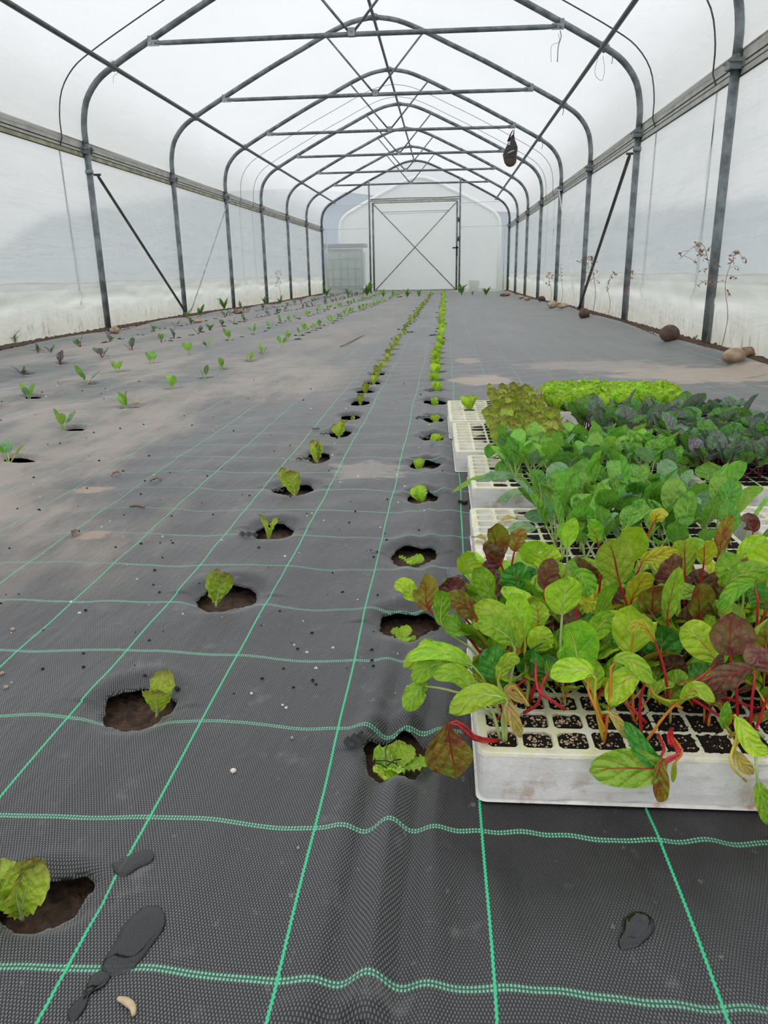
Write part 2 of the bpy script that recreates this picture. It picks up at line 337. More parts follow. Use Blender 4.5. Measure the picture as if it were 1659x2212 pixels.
# ---------------------------------------------------------------- leaves
def wprof(kind, v):
    v = max(0., min(1., v))
    if kind == 'chard': return max(0, math.sin(PI*v**1.12))**.52
    if kind == 'ob': return max(0, math.sin(PI*v**1.7))**.8
    if kind == 'spat': return max(0, math.sin(PI*v**1.15))**.58
    if kind == 'cab': return max(0, math.sin(PI*v**.95))**.52*(1+.05*math.sin(v*46))
    if kind == 'let': return (.16+.84*max(0, math.sin(PI*(.04+.96*v)**1.6))**.55)*(1 if v < .93 else (1-v)/.07*.55+.45)*(1+.07*math.sin(v*38))
    if kind == 'weed': return max(0, math.sin(PI*v**.8))**.9*.7
    return math.sin(PI*v)
def leaf_mesh(name, path, vb, width, hint, mats, kind='chard', cup=.15, ruf=.0, rn=3, stem_r=.0022, nu=8, nv=12, seed=0, ns=6):
    """path: control points of stalk and midrib; vb: share of it that is stalk; width: full blade width."""
    g = random.Random(seed); P = spline(path, 40)
    acc = [0]
    for a, b in zip(P, P[1:]): acc.append(acc[-1]+(b-a).length)
    tot = acc[-1]
    def at(s):
        s = max(0, min(tot, s))
        for i in range(40):
            if acc[i+1] >= s: break
        k = (s-acc[i])/max(1e-9, acc[i+1]-acc[i]); return P[i].lerp(P[i+1], k), (P[i+1]-P[i]).normalized()
    mb = MB(); hint = Vector(hint).normalized(); uvs = []
    nst = 9 if vb > .04 else 5
    end = vb*tot+(tot-vb*tot)*.72
    sp = []; rs = []
    for i in range(nst+1):
        s = end*i/nst; p, tt = at(s); nn = (hint-tt*hint.dot(tt)).normalized()
        k = 0 if s < vb*tot else (s-vb*tot)/(tot*(1-vb))
        sp.append(p-nn*stem_r*(.35 if k > 0 else 0)); rs.append(stem_r*(1.15-.45*s/end) if k <= 0 else stem_r*max(.18, .7*(1-k*1.25)))
    mb.tube(sp, rs, ns, 1); n0 = len(mb.v)
    ph = g.uniform(0, 6); ph2 = g.uniform(0, 6); vs = []; fs = []; uv = []
    for j in range(nv+1):
        v = j/nv; v2 = v if v < .5 else .5+.5*math.sin((v-.5)*PI)**.85 if v < 1 else 1
        v2 = v
        p, tt = at(vb*tot+(1-vb)*tot*v2); sd = tt.cross(hint).normalized(); nn = sd.cross(tt).normalized()
        w = width*.5*max(.012, wprof(kind, v2))
        for i in range(nu+1):
            u = i/nu*2-1; au = abs(u)
            z = cup*au**1.7*w + ruf*width*(au**2)*(math.sin(rn*v*2*PI+ph+(1.3 if u > 0 else 0))) + ruf*.5*width*v*v*math.sin(u*rn*2.2+ph2)
            z += .02*width*math.sin(u*7+v*9+ph)*(1-au)
            vs.append(p+sd*(u*w*(1-.10*cup*au))+nn*z); uv.append((i/nu, v2))
    for j in range(nv):
        for i in range(nu):
            a = j*(nu+1)+i; fs.append((a, a+1, a+nu+2, a+nu+1))
    mb.add(vs, fs, 0); me = mb.mesh(name, mats)
    ul = me.uv_layers.new(name='UVMap'); alluv = [(.5, .1)]*n0+uv
    li = np.zeros(len(me.loops), dtype=np.int32); me.loops.foreach_get('vertex_index', li)
    ul.data.foreach_set('uv', np.array(alluv, dtype=np.float32)[li].ravel())
    return me
def arc_path(pet, bl, a0, a1, sway=0):
    """leaf leaning out along +x: lean angle goes a0 -> a1 from the stalk's foot to the tip"""
    pts = []; x = y = z = 0.; n = 7; L = pet+bl
    for i in range(n+1):
        pts.append((x, y, z)); t = i/n; a = a0+(a1-a0)*t**1.5
        x += math.sin(a)*L/n; z += math.cos(a)*L/n; y += sway*L/n*math.sin(t*3)
    return pts
def variants(kind, n, pet, bl, wr, a0, a1, cup, ruf, rn, stem_r, blades, stems, seed, nu=8, nv=10):
    g = random.Random(seed); out = []
    for i in range(n):
        b = blades[i % len(blades)]; st = stems[g.randrange(len(stems))] if not isinstance(stems, dict) else g.choice(stems[b])
        p, l = g.uniform(*pet), g.uniform(*bl)
        out.append(leaf_mesh('leaf', arc_path(p, l, g.uniform(*a0), g.uniform(*a1), g.uniform(-.25, .25)), p/(p+l), l*g.uniform(*wr), (-1, 0, .55),
                   [L_[b], S_[st]], kind, g.uniform(*cup), g.uniform(*ruf), rn, stem_r, nu, nv, seed*100+i))
    return out
CH_ST = {'lime': ['pale', 'yellow', 'orange'], 'green': ['orange', 'yellow', 'pale', 'red'], 'dark': ['red', 'pale', 'orange'], 'greenred': ['red', 'red', 'orange'],
         'yellow': ['yellow', 'orange'], 'bronze': ['red', 'orange'], 'burg': ['red', 'wine']}
V_CHARD = variants('chard', 26, (.035, .06), (.045, .07), (.62, .85), (.1, .5), (.5, 1.7), (-.25, .5), (.02, .07), 2, .0019,
                   ['lime', 'green', 'greenred', 'dark', 'lime', 'bronze', 'green', 'burg', 'lime', 'dark', 'green', 'yellow', 'burg'], CH_ST, 11)
V_KOH = variants('spat', 20, (.04, .065), (.055, .085), (.52, .66), (.1, .45), (.4, 1.5), (-.2, .45), (.01, .04), 2, .0019, ['koh', 'koh', 'kohl', 'koh', 'kohg'], ['pale'], 12)
V_CAB = variants('cab', 18, (.035, .06), (.045, .075), (.75, .95), (.15, .55), (.5, 1.7), (-.3, .5), (.02, .06), 3, .002, ['cab', 'cabg', 'cabp', 'cab', 'cabg', 'cab', 'cabg'], ['wine'], 13)
V_LET = variants('let', 12, (.004, .008), (.045, .065), (.8, 1.1), (.1, .4), (.5, 1.1), (-.1, .4), (.08, .14), 5, .0016, ['let'], ['white'], 14, 10, 12)
V_FLAT = variants('let', 10, (.004, .008), (.036, .052), (.85, 1.15), (.7, 1.15), (1.1, 1.7), (-.1, .4), (.09, .15), 5, .0016, ['let'], ['white'], 19, 12, 14)
V_OAK = variants('let', 14, (.008, .016), (.060, .082), (.55, .72), (.02, .25), (.25, .95), (-.1, .4), (.06, .10), 4, .0021, ['oak'], ['white'], 15, 8, 10)
V_SKOH = variants('spat', 10, (.02, .035), (.04, .06), (.42, .6), (.1, .6), (.4, 1.2), (-.2, .4), (.02, .05), 2, .0018, ['kohl', 'kohl', 'koh', 'kohg'], ['pale'], 16, 6, 8)
V_SCAB = variants('cab', 10, (.02, .035), (.035, .055), (.6, .8), (.1, .7), (.4, 1.6), (-.2, .4), (.03, .06), 2, .0018, ['cab', 'cabp', 'cabg'], ['wine'], 17, 6, 8)
V_WEED = variants('weed', 6, (.005, .02), (.05, .11), (.2, .34), (.1, .6), (.5, 1.5), (0, .3), (.02, .08), 3, .0012, ['weed'], ['pale'], 18, 4, 7)

def plant(name, loc, vs, n, label, cat, group=None, tilt=.25, scale=(.85, 1.15), g=R, a_off=None):
    r = empty(name, loc, 0); tag(r, label, cat, group); a = g.uniform(0, 6.28) if a_off is None else a_off
    for i in range(n):
        link('leaf', g.choice(vs), r, (0, 0, 0), (g.uniform(-tilt, tilt)*.5, g.uniform(-tilt, tilt)*.6, a+i*6.283/n+g.uniform(-.5, .5)), g.uniform(*scale))
    return r

def ordw(i):
    if i < 16: return ORD[i]
    t_ = {16: 'seventeenth', 17: 'eighteenth', 18: 'nineteenth'}
    if i in t_: return t_[i]
    n_ = i+1; d, u = divmod(n_, 10); tens = ['', '', 'twent', 'thirt', 'fort', 'fift', 'sixt', 'sevent'][d]
    return tens+'ieth' if u == 0 else tens+'y-'+ORD[u-1]
ORD = ['first', 'second', 'third', 'fourth', 'fifth', 'sixth', 'seventh', 'eighth', 'ninth', 'tenth', 'eleventh', 'twelfth', 'thirteenth', 'fourteenth', 'fifteenth', 'sixteenth']

# ================================================================ the tunnel
PROF = [(2.89, 1.92), (2.885, 2.12), (2.83, 2.34), (2.69, 2.525), (2.49, 2.66), (2.07, 2.885), (1.44, 3.205), (.98, 3.42), (.62, 3.59), (.3, 3.712), (0, 3.762)]
HALF = spline([(x, 0, z) for x, z in PROF], 30)
ARCH = [(-p.x, p.z) for p in HALF]+[(p.x, p.z) for p in HALF[::-1]][1:]
def hoop_pts(y, off=0):
    out = []
    n = len(ARCH)
    for i, (x, z) in enumerate(ARCH):
        a, b = ARCH[max(0, i-1)], ARCH[min(n-1, i+1)]; dx, dz = b[0]-a[0], b[1]-a[1]; L = math.hypot(dx, dz)
        out.append((CX+x-dz/L*off, y, z+dx/L*off))
    return out
def splay(z, y): return 0.0
HY = [Y0+k*BAY for k in range(-3, 7)]
FLEN = []

# roof film: one sheet over the hoops, drawn tight over each pipe and slack between
def roof():
    ys = []
    y = YBACK
    while y < YEND+.01: ys.append(y); y += .2
    vs = []; n = len(ARCH)
    for y in ys:
        dist = min(abs(y-h) for h in HY); slack = min(1, dist/1.0)
        for i, p in enumerate(hoop_pts(y, .036-.02*slack)):
            w = .006*math.sin(y*5.1+i*.9)*slack
            vs.append((p[0], p[1], p[2]+w))
    fs = [(j*n+i, j*n+i+1, (j+1)*n+i+1, (j+1)*n+i) for j in range(len(ys)-1) for i in range(n-1)]
    mb = MB(); mb.add(vs, fs); o = mb.build('ceiling', F_ROOF); tag(o, 'milky polythene film stretched over the tunnel hoops', kind='structure')
roof()
def side_film(sx, name, label):
    ys = np.arange(YBACK, YEND+.01, .09); mb = MB(); zs = np.linspace(.46, 1.86, 15)
    f = sines(31 if sx < 0 else 32, 6, .9, .35)
    vs = [(CX+sx*(HW+.045+.010*float(f(y, z))*math.sin(max(0, (z-.46)/1.4)*PI)), y, z) for y in ys for z in zs]; n = len(zs)
    mb.add(vs, [(j*n+i, j*n+i+1, (j+1)*n+i+1, (j+1)*n+i) for j in range(len(ys)-1) for i in range(n-1)])
    w = mb.build(name, F_WALL); tag(w, label, kind='structure')
    # skirt: a second sheet from knee height down to the soil, with a slack bulge along it
    zs = [-.12, 0, .06, .12, .18, .24, .27, .30, .33, .36, .39, .42, .46, .50, .525]; mb = MB(); n = len(zs); vs = []
    for y in ys:
        for z in zs:
            b = .035*math.exp(-((z-.36-.02*math.sin(y*1.7))/.05)**2)*(.6+.4*math.sin(y*2.3)); b2 = .012*float(f(y*1.3, z*2))
            vs.append((CX+sx*(HW+.052+.02*(z < .0)-b+b2*.6), y, z+.008*math.sin(y*2.9)*(z > .3)))
    mb.add(vs, [(j*n+i, j*n+i+1, (j+1)*n+i+1, (j+1)*n+i) for j in range(len(ys)-1) for i in range(n-1)])
    mb.build('skirt', F_SKIRT, w)
    mb = MB(); mb.tube([(CX+sx*(HW+.045), y, .525+.008*math.sin(y*2.9)) for y in ys[::4]], .007, 6); mb.build('skirt_hem', F_SKIRT, w)
side_film(-1, 'wall_left', 'translucent film side of the tunnel left of the planted rows')
side_film(1, 'wall_right', 'translucent film side of the tunnel beside the stones')

# side rails
RAILM = plain('weathered_aluminium', (.47, .46, .42), .5, .0, .16, 8, .1); RAILG = plain('algae_stained_aluminium', (.34, .34, .22), .6, 0, .35, 6, .1); RAILD = plain('rail_groove', (.06, .06, .05), .7)
for sx, lab in ((-1, 'green-stained gutter-height rail along the left side film'), (1, 'grey gutter-height rail along the right side film')):
    x = CX+sx*(HW+.045); r = empty('side_rail', (x, YBACK, 1.86)); tag(r, lab, 'rail', 'rails the film is clamped to')
    L = YEND-YBACK
    for nm, z0, z1, th, mt in (('upper_board', 1.885, 1.955, .014, RAILM), ('clip_channel', 1.852, 1.874, .012, RAILM), ('lower_board', 1.806, 1.842, .014, RAILG if sx < 0 else RAILM), ('backing_strip', 1.800, 1.958, .004, RAILD), ('top_lip', 1.952, 1.962, .02, RAILG)):
        mb = MB(); mb.box((-th, 0, z0-1.86), (th, L, z1-1.86)); o = mb.build(nm, mt, r, smooth=False)

# hoops
CLAMPM = m_galv('pressed_steel_clamp', (.24, .26, .27)); WIRE = m_galv('thin_wire', (.10, .105, .11))
def clamp_plate(sx):
    mb = MB(); mb.box((-.05, -.045, -.035), (.05, -.034, .035)); mb.box((-.05, .034, -.035), (.05, .045, .035)); mb.box((-.055, -.05, -.03), (-.035, .05, .03)) ; mb.box((sx*.02, -.075, -.028), (sx*.05, .075, .028))
    mb.tube([(-.07, -.055, .012), (.06, -.055, .012)], .008, 6); mb.tube([(-.07, .055, .012), (.06, .055, .012)], .008, 6)
    return mb.mesh('rail_clamp', CLAMPM, False)
CLP = {-1: clamp_plate(-1), 1: clamp_plate(1)}
mb = MB(); mb.tube([(0, 0, -.0), (0, 0, .045)], .042, 10); mb.tube([(-.02, -.05, .0), (.03, .05, .0)], .012, 6); mb.box((-.045, -.012, -.03), (.045, .012, .02)); PCL = mb.mesh('purlin_clamp', CLAMPM)
mb = MB(); mb.tube([(0, 0, -.02), (0, 0, .02)], .042, 12); mb.tube([(0, -.03, 0), (0, .085, 0)], .007, 6); CLR = mb.mesh('collar', CLAMPM)
def hoop(k):
    y = Y0+k*BAY; rr = empty('hoop', (CX, y, 0))
    nm = {-3: 'galvanised steel hoop arching just overhead nearest the trays', -2: 'galvanised steel hoop overhead beyond the nearest one', -1: 'galvanised hoop whose right post stands by the paired stones'}
    lab = nm.get(k) or ('last dark steel hoop framing the end wall' if k == 6 else '%s galvanised steel hoop with a level tie bar, counting towards the end wall' % ORD[k])
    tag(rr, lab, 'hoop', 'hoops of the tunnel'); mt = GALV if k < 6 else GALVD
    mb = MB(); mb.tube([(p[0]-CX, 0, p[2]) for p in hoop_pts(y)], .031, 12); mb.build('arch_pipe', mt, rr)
    for sx in (-1, 1):
        mb = MB(); mb.tube([(sx*HW, 0, -.12), (sx*(HW+.0), 0, .7), (sx*HW, 0, 1.93)], .034, 12); mb.build('post', mt, rr)
        link('rail_clamp', CLP[sx], rr, (sx*HW, 0, 1.872))
        link('purlin_clamp', PCL, rr, (sx*2.49, 0, 2.66), (0, sx*.85, .5*sx))
    link('purlin_clamp', PCL, rr, (0, 0, 3.75))
    if 0 <= k <= 5:
        mb = MB(); mb.tube([(-2.02, -.045, 2.84), (-1.9, -.045, 2.84), (0, -.045, 2.846), (1.9, -.045, 2.84), (2.02, -.045, 2.84)], [.018, .024, .024, .024, .018], 10); tb = mb.build('tie_bar', GALV, rr)
        for sx in (-1, 1):
            mb = MB(); mb.box((sx*2.03-.06, -.056, 2.812), (sx*2.03+.06, -.046, 2.868)); mb.tube([(sx*2.06, -.07, 2.84), (sx*2.06, -.0, 2.84)], .014, 6); mb.build('flattened_end', GALVL, tb, False)
            mb = MB(); mb.box((sx*2.07-.02, -.045, 2.83), (sx*2.07+.02, .0, 2.91)); mb.build('tie_bracket', GALVL, rr, False)
            mb = MB(); mb.tube([(sx*.03, -.05, 2.875), (sx*.645, -.03, 3.56)], .013, 8); mb.build('strut', GALV, rr)
        mb = MB(); mb.box((-.035, -.075, 2.825), (.035, -.02, 2.90)); mb.tube([(0, -.085, 2.87), (0, -.01, 2.87)], .012, 6); mb.build('strut_bracket', GALVL, rr, False)
    return rr
for k in range(-2, 7): hoop(k)
# purlins
for x, z, lab, r_ in ((0, 3.725, 'ridge purlin pipe running the length of the tunnel', .02), (-2.455, 2.625, 'shoulder purlin pipe on the left of the tunnel', .024), (2.455, 2.625, 'shoulder purlin pipe on the right of the tunnel', .024)):
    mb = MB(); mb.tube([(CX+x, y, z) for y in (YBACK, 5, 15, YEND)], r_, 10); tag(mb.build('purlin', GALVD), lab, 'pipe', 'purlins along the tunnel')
# diagonal braces of the sides
def brace(a, b, r_, mt, lab):
    mb = MB(); a = Vector(a); b = Vector(b); mb.tube([a, a.lerp(b, .02), a.lerp(b, .98), b], [r_*.7, r_, r_, r_*.7], 8)
    mb.tube([a+Vector((-.04, 0, 0)), a+Vector((.04, 0, 0))], .012, 6); tag(mb.build('diagonal_brace', mt), lab, 'brace', 'diagonal braces of the tunnel sides')
xl, xr = CX-HW+.05, CX+HW-.05
brace((xl, Y0+.08, 1.64), (xl, Y0+BAY-.06, .02), .017, GALVD, 'dark diagonal brace down from the first tie-bar hoop, left side')
brace((xl, Y0+2*BAY-.05, 1.80), (xl, Y0+BAY+.06, .02), .008, GALVL, 'thin pale diagonal brace on the left side, up from the dark brace foot')
brace((xr, Y0+.08, 1.70), (xr, Y0+BAY-.06, .02), .019, GALVD, 'dark diagonal brace down from the first tie-bar hoop, right side')
brace((xr, Y0+2*BAY-.14, 1.84), (xr, Y0+BAY+.12, .02), .010, plain('white_brace_paint', (.68, .68, .67), .5), 'thin whitish diagonal brace on the right side, up from the dark brace foot')
for k, sx in ((0, -1), (0, 1)):
    link('collar', CLR, None, (CX+sx*HW, Y0, 1.66 if sx < 0 else 1.73), None)
    tag(bpy.context.scene.objects[-1] if False else C.objects[-1], 'steel collar holding the %s dark diagonal brace to its hoop' % ('left' if sx < 0 else 'right'), 'clamp')
# straps outside the film
for y, lab, sides in ((8.15, 'thin dark strap over the roof film just before the first tie-bar hoop', 1), (6.45, 'thin dark strap over the roof film beyond the paired stones', 1), (15.2, 'thin strap over the roof film before the fourth hoop', 0), (16.2, 'thin strap over the roof film close to the fourth hoop', 0)):
    pts = hoop_pts(y, .004); pts = [(CX-HW-.06, y+.05, .3), (CX-HW-.05, y, 1.8)]+pts+[(CX+HW+.05, y, 1.8), (CX+HW+.06, y+.05, .3)]
    mb = MB(); mb.tube(pts, .0065 if sides else .004, 5); tag(mb.build('film_strap', WIRE), lab, 'strap', 'straps over the film')

# end wall
XL, XR = CX-HW, CX+HW
mb = MB(); pts = hoop_pts(YEND+.03, .03); ctr = []
base = [(XL-.02, YEND+.03, -.1)]+[p for p in pts]+[(XR+.02, YEND+.03, -.1)]
n = len(base); cols = []
for i in range(n):
    pass
top = [(XL, 1.0)]+[(p[0], p[2]) for p in pts]+[(XR, 1.0)]
def ztop(x):
    for a, b in zip(pts, pts[1:]):
        if a[0] <= x <= b[0] and b[0] > a[0]: return a[2]+(b[2]-a[2])*(x-a[0])/(b[0]-a[0])
    return 1.95
DXL, DXR, DZ = -2.235, .345, 2.60
def endfilm(x0, x1, zb, name, parent, mat, nx=16, nz=14, fill=True):
    mb = MB(); vs = []
    for i in range(nx+1):
        x = x0+(x1-x0)*i/nx; zt = ztop(x)
        for j in range(nz+1):
            z = zb+(zt-zb)*j/nz; vs.append((x, YEND+.03+.008*math.sin(x*7+z*3), z))
    mb.add(vs, [(i*(nz+1)+j, i*(nz+1)+j+1, (i+1)*(nz+1)+j+1, (i+1)*(nz+1)+j) for i in range(nx) for j in range(nz)])
    return mb.build(name, mat, parent)
wb = endfilm(XL-.02, DXL, -.1, 'wall_back', None, F_END); tag(wb, 'film end wall of the tunnel around the double door', kind='structure')
endfilm(DXL, DXR, DZ, 'film_panel', wb, F_END); endfilm(DXR, XR+.02, -.1, 'film_panel', wb, F_END)
HEM = plain('folded_film_edge', (.66, .66, .64), .5)
for x in (-2.345, .435):
    mb = MB(); mb.tube([(x, YEND-.02, -.1), (x, YEND-.02, ztop(x)-.05)], .026, 10); mb.tube([(x-.03, YEND-.03, ztop(x)-.06), (x+.05, YEND, ztop(x)-.02)], .02, 8); mb.build('end_post', GALV, wb)
mb = MB(); mb.tube([(-2.345, YEND-.03, 2.66), (.435, YEND-.03, 2.665)], .026, 10); mb.build('header_bar', RAILM, wb)
mb = MB(); mb.tube([(-2.30, YEND-.045, 2.70), (-1.2, YEND-.05, 2.715), (-.2, YEND-.045, 2.705), (.42, YEND-.05, 2.72)], .012, 6); mb.build('rolled_film_edge', GALVD, wb)
for z in (1.86, 2.55): 
    for a, b in ((XL+.05, -2.36), (.46, XR-.05)):
        mb = MB(); mb.tube([(a, YEND-.0, z), (b, YEND-.0, z+.01)], .006, 5); mb.build('tension_wire', HEM, wb)
for x in (XL+.14, XR-.14):
    mb = MB(); mb.tube([(x, YEND-.01, -.05), (x, YEND-.01, 1.78)], .014, 6); mb.build('folded_edge', HEM, wb)
# the door
dr = empty('door_1', ((DXL+DXR)/2, YEND-.03, 0)); tag(dr, 'wide film-covered door with a thin steel X brace in the end wall', kind='structure')
def dl(p): return (p[0]-(DXL+DXR)/2, p[1], p[2])
mb = MB(); vs = []
for i in range(13):
    for j in range(13):
        vs.append(dl((DXL+.03+(DXR-DXL-.06)*i/12, .02+.006*math.sin(i*1.7+j), .03+(DZ-.08)*j/12)))
mb.add(vs, [(i*13+j, i*13+j+1, (i+1)*13+j+1, (i+1)*13+j) for i in range(12) for j in range(12)]); mb.build('door_film', F_DOOR, dr)
for a, b, r_ in (((DXL, 0, .0), (DXL, 0, DZ), .028), ((DXR, 0, .0), (DXR, 0, DZ), .028), ((DXL, 0, DZ), (DXR, 0, DZ+.01), .026), ((DXL, 0, .02), (DXR, 0, .02), .022)):
    mb = MB(); mb.tube([dl(a), dl(b)], r_, 8); mb.build('door_rail', GALV if r_ > .027 else RAILM, dr)
for a, b in (((DXL+.02, -.015, DZ-.04), (DXR-.04, -.015, .04)), ((DXR-.03, -.03, DZ-.04), (DXL+.05, -.03, .04))):
    mb = MB(); mb.tube([dl(a), dl(b)], .014, 8); mb.build('cross_brace', GALV, dr)
mb = MB(); mb.tube([dl((-2.0, .0, 2.33)), dl((.1, 0, 2.345))], .010, 6); mb.tube([dl((-2.0, .0, 2.27)), dl((.1, 0, 2.30))], .006, 6); mb.build('inner_rail', plain('pale_pipe', (.5, .52, .55), .5), dr)
BLK = plain('black_plastic', (.02, .02, .022), .45)
mb = MB(); mb.box(dl((DXR-.13, -.05, 1.235)), dl((DXR+.05, -.02, 1.275))); mb.box(dl((DXR-.02, -.05, 1.02)), dl((DXR+.03, -.01, 1.31))); mb.build('latch', BLK, dr, False)
for z in (2.05, 1.5):
    mb = MB(); mb.tube([dl((DXR+.04, -.02, z-.05)), dl((DXR+.04, -.02, z+.08))], .028, 8); mb.build('hinge', GALVD, dr)
# ---------------------------------------------------------------- outside the tunnel
GRASS = NT('outdoor_grass'); p_ = GRASS.pos(); n_ = GRASS.noise(p_, .8, 6, .6)
GRASS = GRASS.done(GRASS.pbr(GRASS.mix(GRASS.ramp(n_, .3, .7), (.10, .15, .07), (.22, .24, .14)), .9))
mb = MB(); N = 24
for (x0, x1, y0, y1) in ((-300, XL-.02, -200, 300), (XR+.02, 300, -200, 300), (XL-.02, XR+.02, YEND+.06, 300), (XL-.02, XR+.02, -200, YBACK)):
    mb.add([(x0, y0, -.08), (x1, y0, -.08), (x1, y1, -.08), (x0, y1, -.08)], [(0, 1, 2, 3)])
tag(mb.build('ground_outside', GRASS), 'grass field outside the tunnel', kind='structure')
HILL = plain('hazy_hillside', (.17, .22, .27), .95, 0, .18, .06)
hf_ = sines(77, 6, .5, 1); mb = MB(); vs = []; nseg = 96
for i in range(nseg):
    a = 2*PI*i/nseg
    for rr, k in ((95, 0), (120, .55), (150, 1)):
        h = (5.5+2.5*float(hf_(a*.6, 0))+1*math.sin(a*9))*k
        if abs(a-PI/2) < .5: h *= 2.2
        vs.append((math.cos(a)*rr, math.sin(a)*rr, h-.3))
mb.add(vs, [(i*3+j, ((i+1) % nseg)*3+j, ((i+1) % nseg)*3+j+1, i*3+j+1) for i in range(nseg) for j in range(2)])
tag(mb.build('hills', HILL), 'hazy blue-grey hills beyond the tunnel film', kind='structure')
# the next tunnel beyond the end wall
nt = empty('neighbouring_tunnel', (CX+.0, 29.4, 0)); tag(nt, 'second white film tunnel seen blurred through the end wall', 'tunnel')
def npnt(p, s=1.0): return (p[0]*s, p[1], p[2]*s)
ap = [(-HW, 0, -.08)]+[(x, 0, z) for x, z in ARCH]+[(HW, 0, -.08)]
mb = MB(); mb.tube(ap, .07, 8); mb.build('end_hoop', plain('white_film_edge', (.92, .92, .92), .5), nt)
mb = MB(); mb.add([(0, .05, -.08)]+[(a, .05, c) for a, b, c in ap], [(0, i, i+1) for i in range(1, len(ap))]); mb.build('end_film', F_FAR, nt)
mb = MB(); n = len(ap); mb.add([(a, y, c) for y in (.06, 6, 12, 18) for a, b, c in ap], [(j*n+i, j*n+i+1, (j+1)*n+i+1, (j+1)*n+i) for j in range(3) for i in range(n-1)]); mb.build('roof_film', F_FAR, nt)
# water tote
tt = empty('water_tote', (-3.28, 25.75, -.06)); tag(tt, 'pale green caged water tote behind the end wall film, left of the door', 'tank')
TOTE = plain('pale_green_plastic', (.36, .46, .40), .4, 0, .1, 3); CAGE = plain('cage_steel', (.22, .27, .26), .5)
bm = bmesh.new(); bmesh.ops.create_cube(bm, size=1); bmesh.ops.scale(bm, vec=(1.22, 1.0, 1.22), verts=bm.verts); bmesh.ops.bevel(bm, geom=bm.edges[:], offset=.08, segments=3, affect='EDGES'); bmesh.ops.translate(bm, vec=(0, .55, .75), verts=bm.verts)
me = bpy.data.meshes.new('tank'); bm.to_mesh(me); bm.free(); me.materials.append(TOTE); link('tank', me, tt)
for i in range(6):
    x = -.62+i*1.24/5
    mb = MB(); mb.tube([(x, .02, .12), (x, .02, 1.40)], .012, 6); mb.build('cage_bar', CAGE, tt)
for i in range(5):
    z = .16+i*.30
    mb = MB(); mb.tube([(-.63, .01, z), (.63, .01, z)], .012, 6); mb.build('cage_bar', CAGE, tt)
mb = MB(); mb.box((-.68, -.02, 1.42), (.68, 1.1, 1.52)); mb.build('lid', plain('dark_lid', (.10, .12, .14), .6), tt, False)
mb = MB(); mb.box((-.62, .0, .0), (.62, 1.1, .12)); mb.build('pallet', plain('grey_pallet', (.3, .31, .28), .8), tt, False)
mb = MB(); pr = [(.0, 0), (.15, 0), (.175, .36), (.185, .37), (.165, .375), (.15, .03), (0, .03)]
n = 20; mb.add([(r_*math.cos(2*PI*j/n), r_*math.sin(2*PI*j/n), z) for r_, z in pr for j in range(n)], [(i*n+j, i*n+(j+1)%n, (i+1)*n+(j+1)%n, (i+1)*n+j) for i in range(len(pr)-1) for j in range(n)])
o = mb.build('bucket', plain('white_plastic', (.85, .85, .83), .4)); o.location = (.92, 25.5, -.08); tag(o, 'white plastic bucket outside the end wall, right of the door', 'bucket')

# ================================================================ ground cover
HOLES = []   # cx, cy, rx, ry, rot, depth
def hole_px(cx, cy, w, h, rot=0, dz=.0):
    c = gp(cx, cy); a = gp(cx-w/2, cy); b = gp(cx+w/2, cy); t_ = gp(cx, cy-h/2); bt = gp(cx, cy+h/2)
    HOLES.append((c.x, c.y, (b.x-a.x)/2, (t_.y-bt.y)/2, rot, dz))
row1 = [(95, 1935, 190, 120, .45), (297, 1520, 148, 92, .30), (490, 1285, 126, 60, .12), (592, 1142, 82, 38, .1), (636, 1051, 84, 26, .0), (688, 982, 50, 26, .2), (735, 932, 46, 16, 0), (757, 898, 42, 12, 0), (778, 867, 40, 12, 0), (790, 843, 40, 8, 0), (806, 825, 34, 7, 0), (815, 806, 34, 6, 0)]
row2 = [(855, 1624, 138, 100, -.15), (882, 1342, 130, 62, .0), (893, 1195, 98, 46, .0), (912, 1070, 66, 26, .0), (918, 999, 66, 18, .12), (936, 941, 46, 15, 0), (937, 902, 44, 12, 0), (940, 866, 50, 11, 0)]
for q in row1+row2: hole_px(*q)
HOLES.append((-.078, .432, .044, .026, .1, 0))
rowC = [(40, 990), (162, 927), (283, 880), (375, 840), (443, 815), (487, 792), (540, 776), (570, 762)]
rowD = [(72, 861), (193, 831), (263, 804), (335, 783)]
rowE = [(55, 805), (135, 786), (225, 770), (290, 755)]
rowF = [(82, 758), (110, 760), (174, 746), (237, 736)]
for i, q in enumerate(rowC+rowD+rowE+rowF):
    c = gp(*q); g = random.Random(i); HOLES.append((c.x, c.y, g.uniform(.035, .055), g.uniform(.028, .04), g.uniform(-.3, .3), 0))
for rw, x0, ys_, st in ((1, -.405, 4.55, .375), (2, -.040, 3.90, .372)):
    y = ys_
    while y < 7: HOLES.append((x0+R.uniform(-.02, .02), y, R.uniform(.035, .05), R.uniform(.024, .034), R.uniform(-.2, .2), 0)); y += st
TRAYS = [ # x0, y0, nx, ny, pitch, rot(rad), height
 (.040, .738, 13, 9, .0400, .004), (.064, 1.312, 12, 8, .0420, .012), (.070, 1.835, 12, 8, .0420, .006), (.034, 2.240, 7, 9, .0485, .012), (.018, 2.725, 7, 9, .0485, .012),
 (.640, 1.340, 12, 8, .0420, .0), (.640, 1.850, 12, 8, .0420, .02), (.430, 2.265, 12, 8, .0420, .01), (.395, 2.90, 12, 9, .0420, .0)]
TH = .066; RIM = .010
f1 = sines(1, 7, .16, 1.3); f2 = sines(2, 6, .55, 2.2); f3 = sines(3, 6, .05, .35); f4 = sines(4, 5, .3, .25)
def sstep(a, b, x): t = np.clip((x-a)/(b-a), 0, 1); return t*t*(3-2*t)
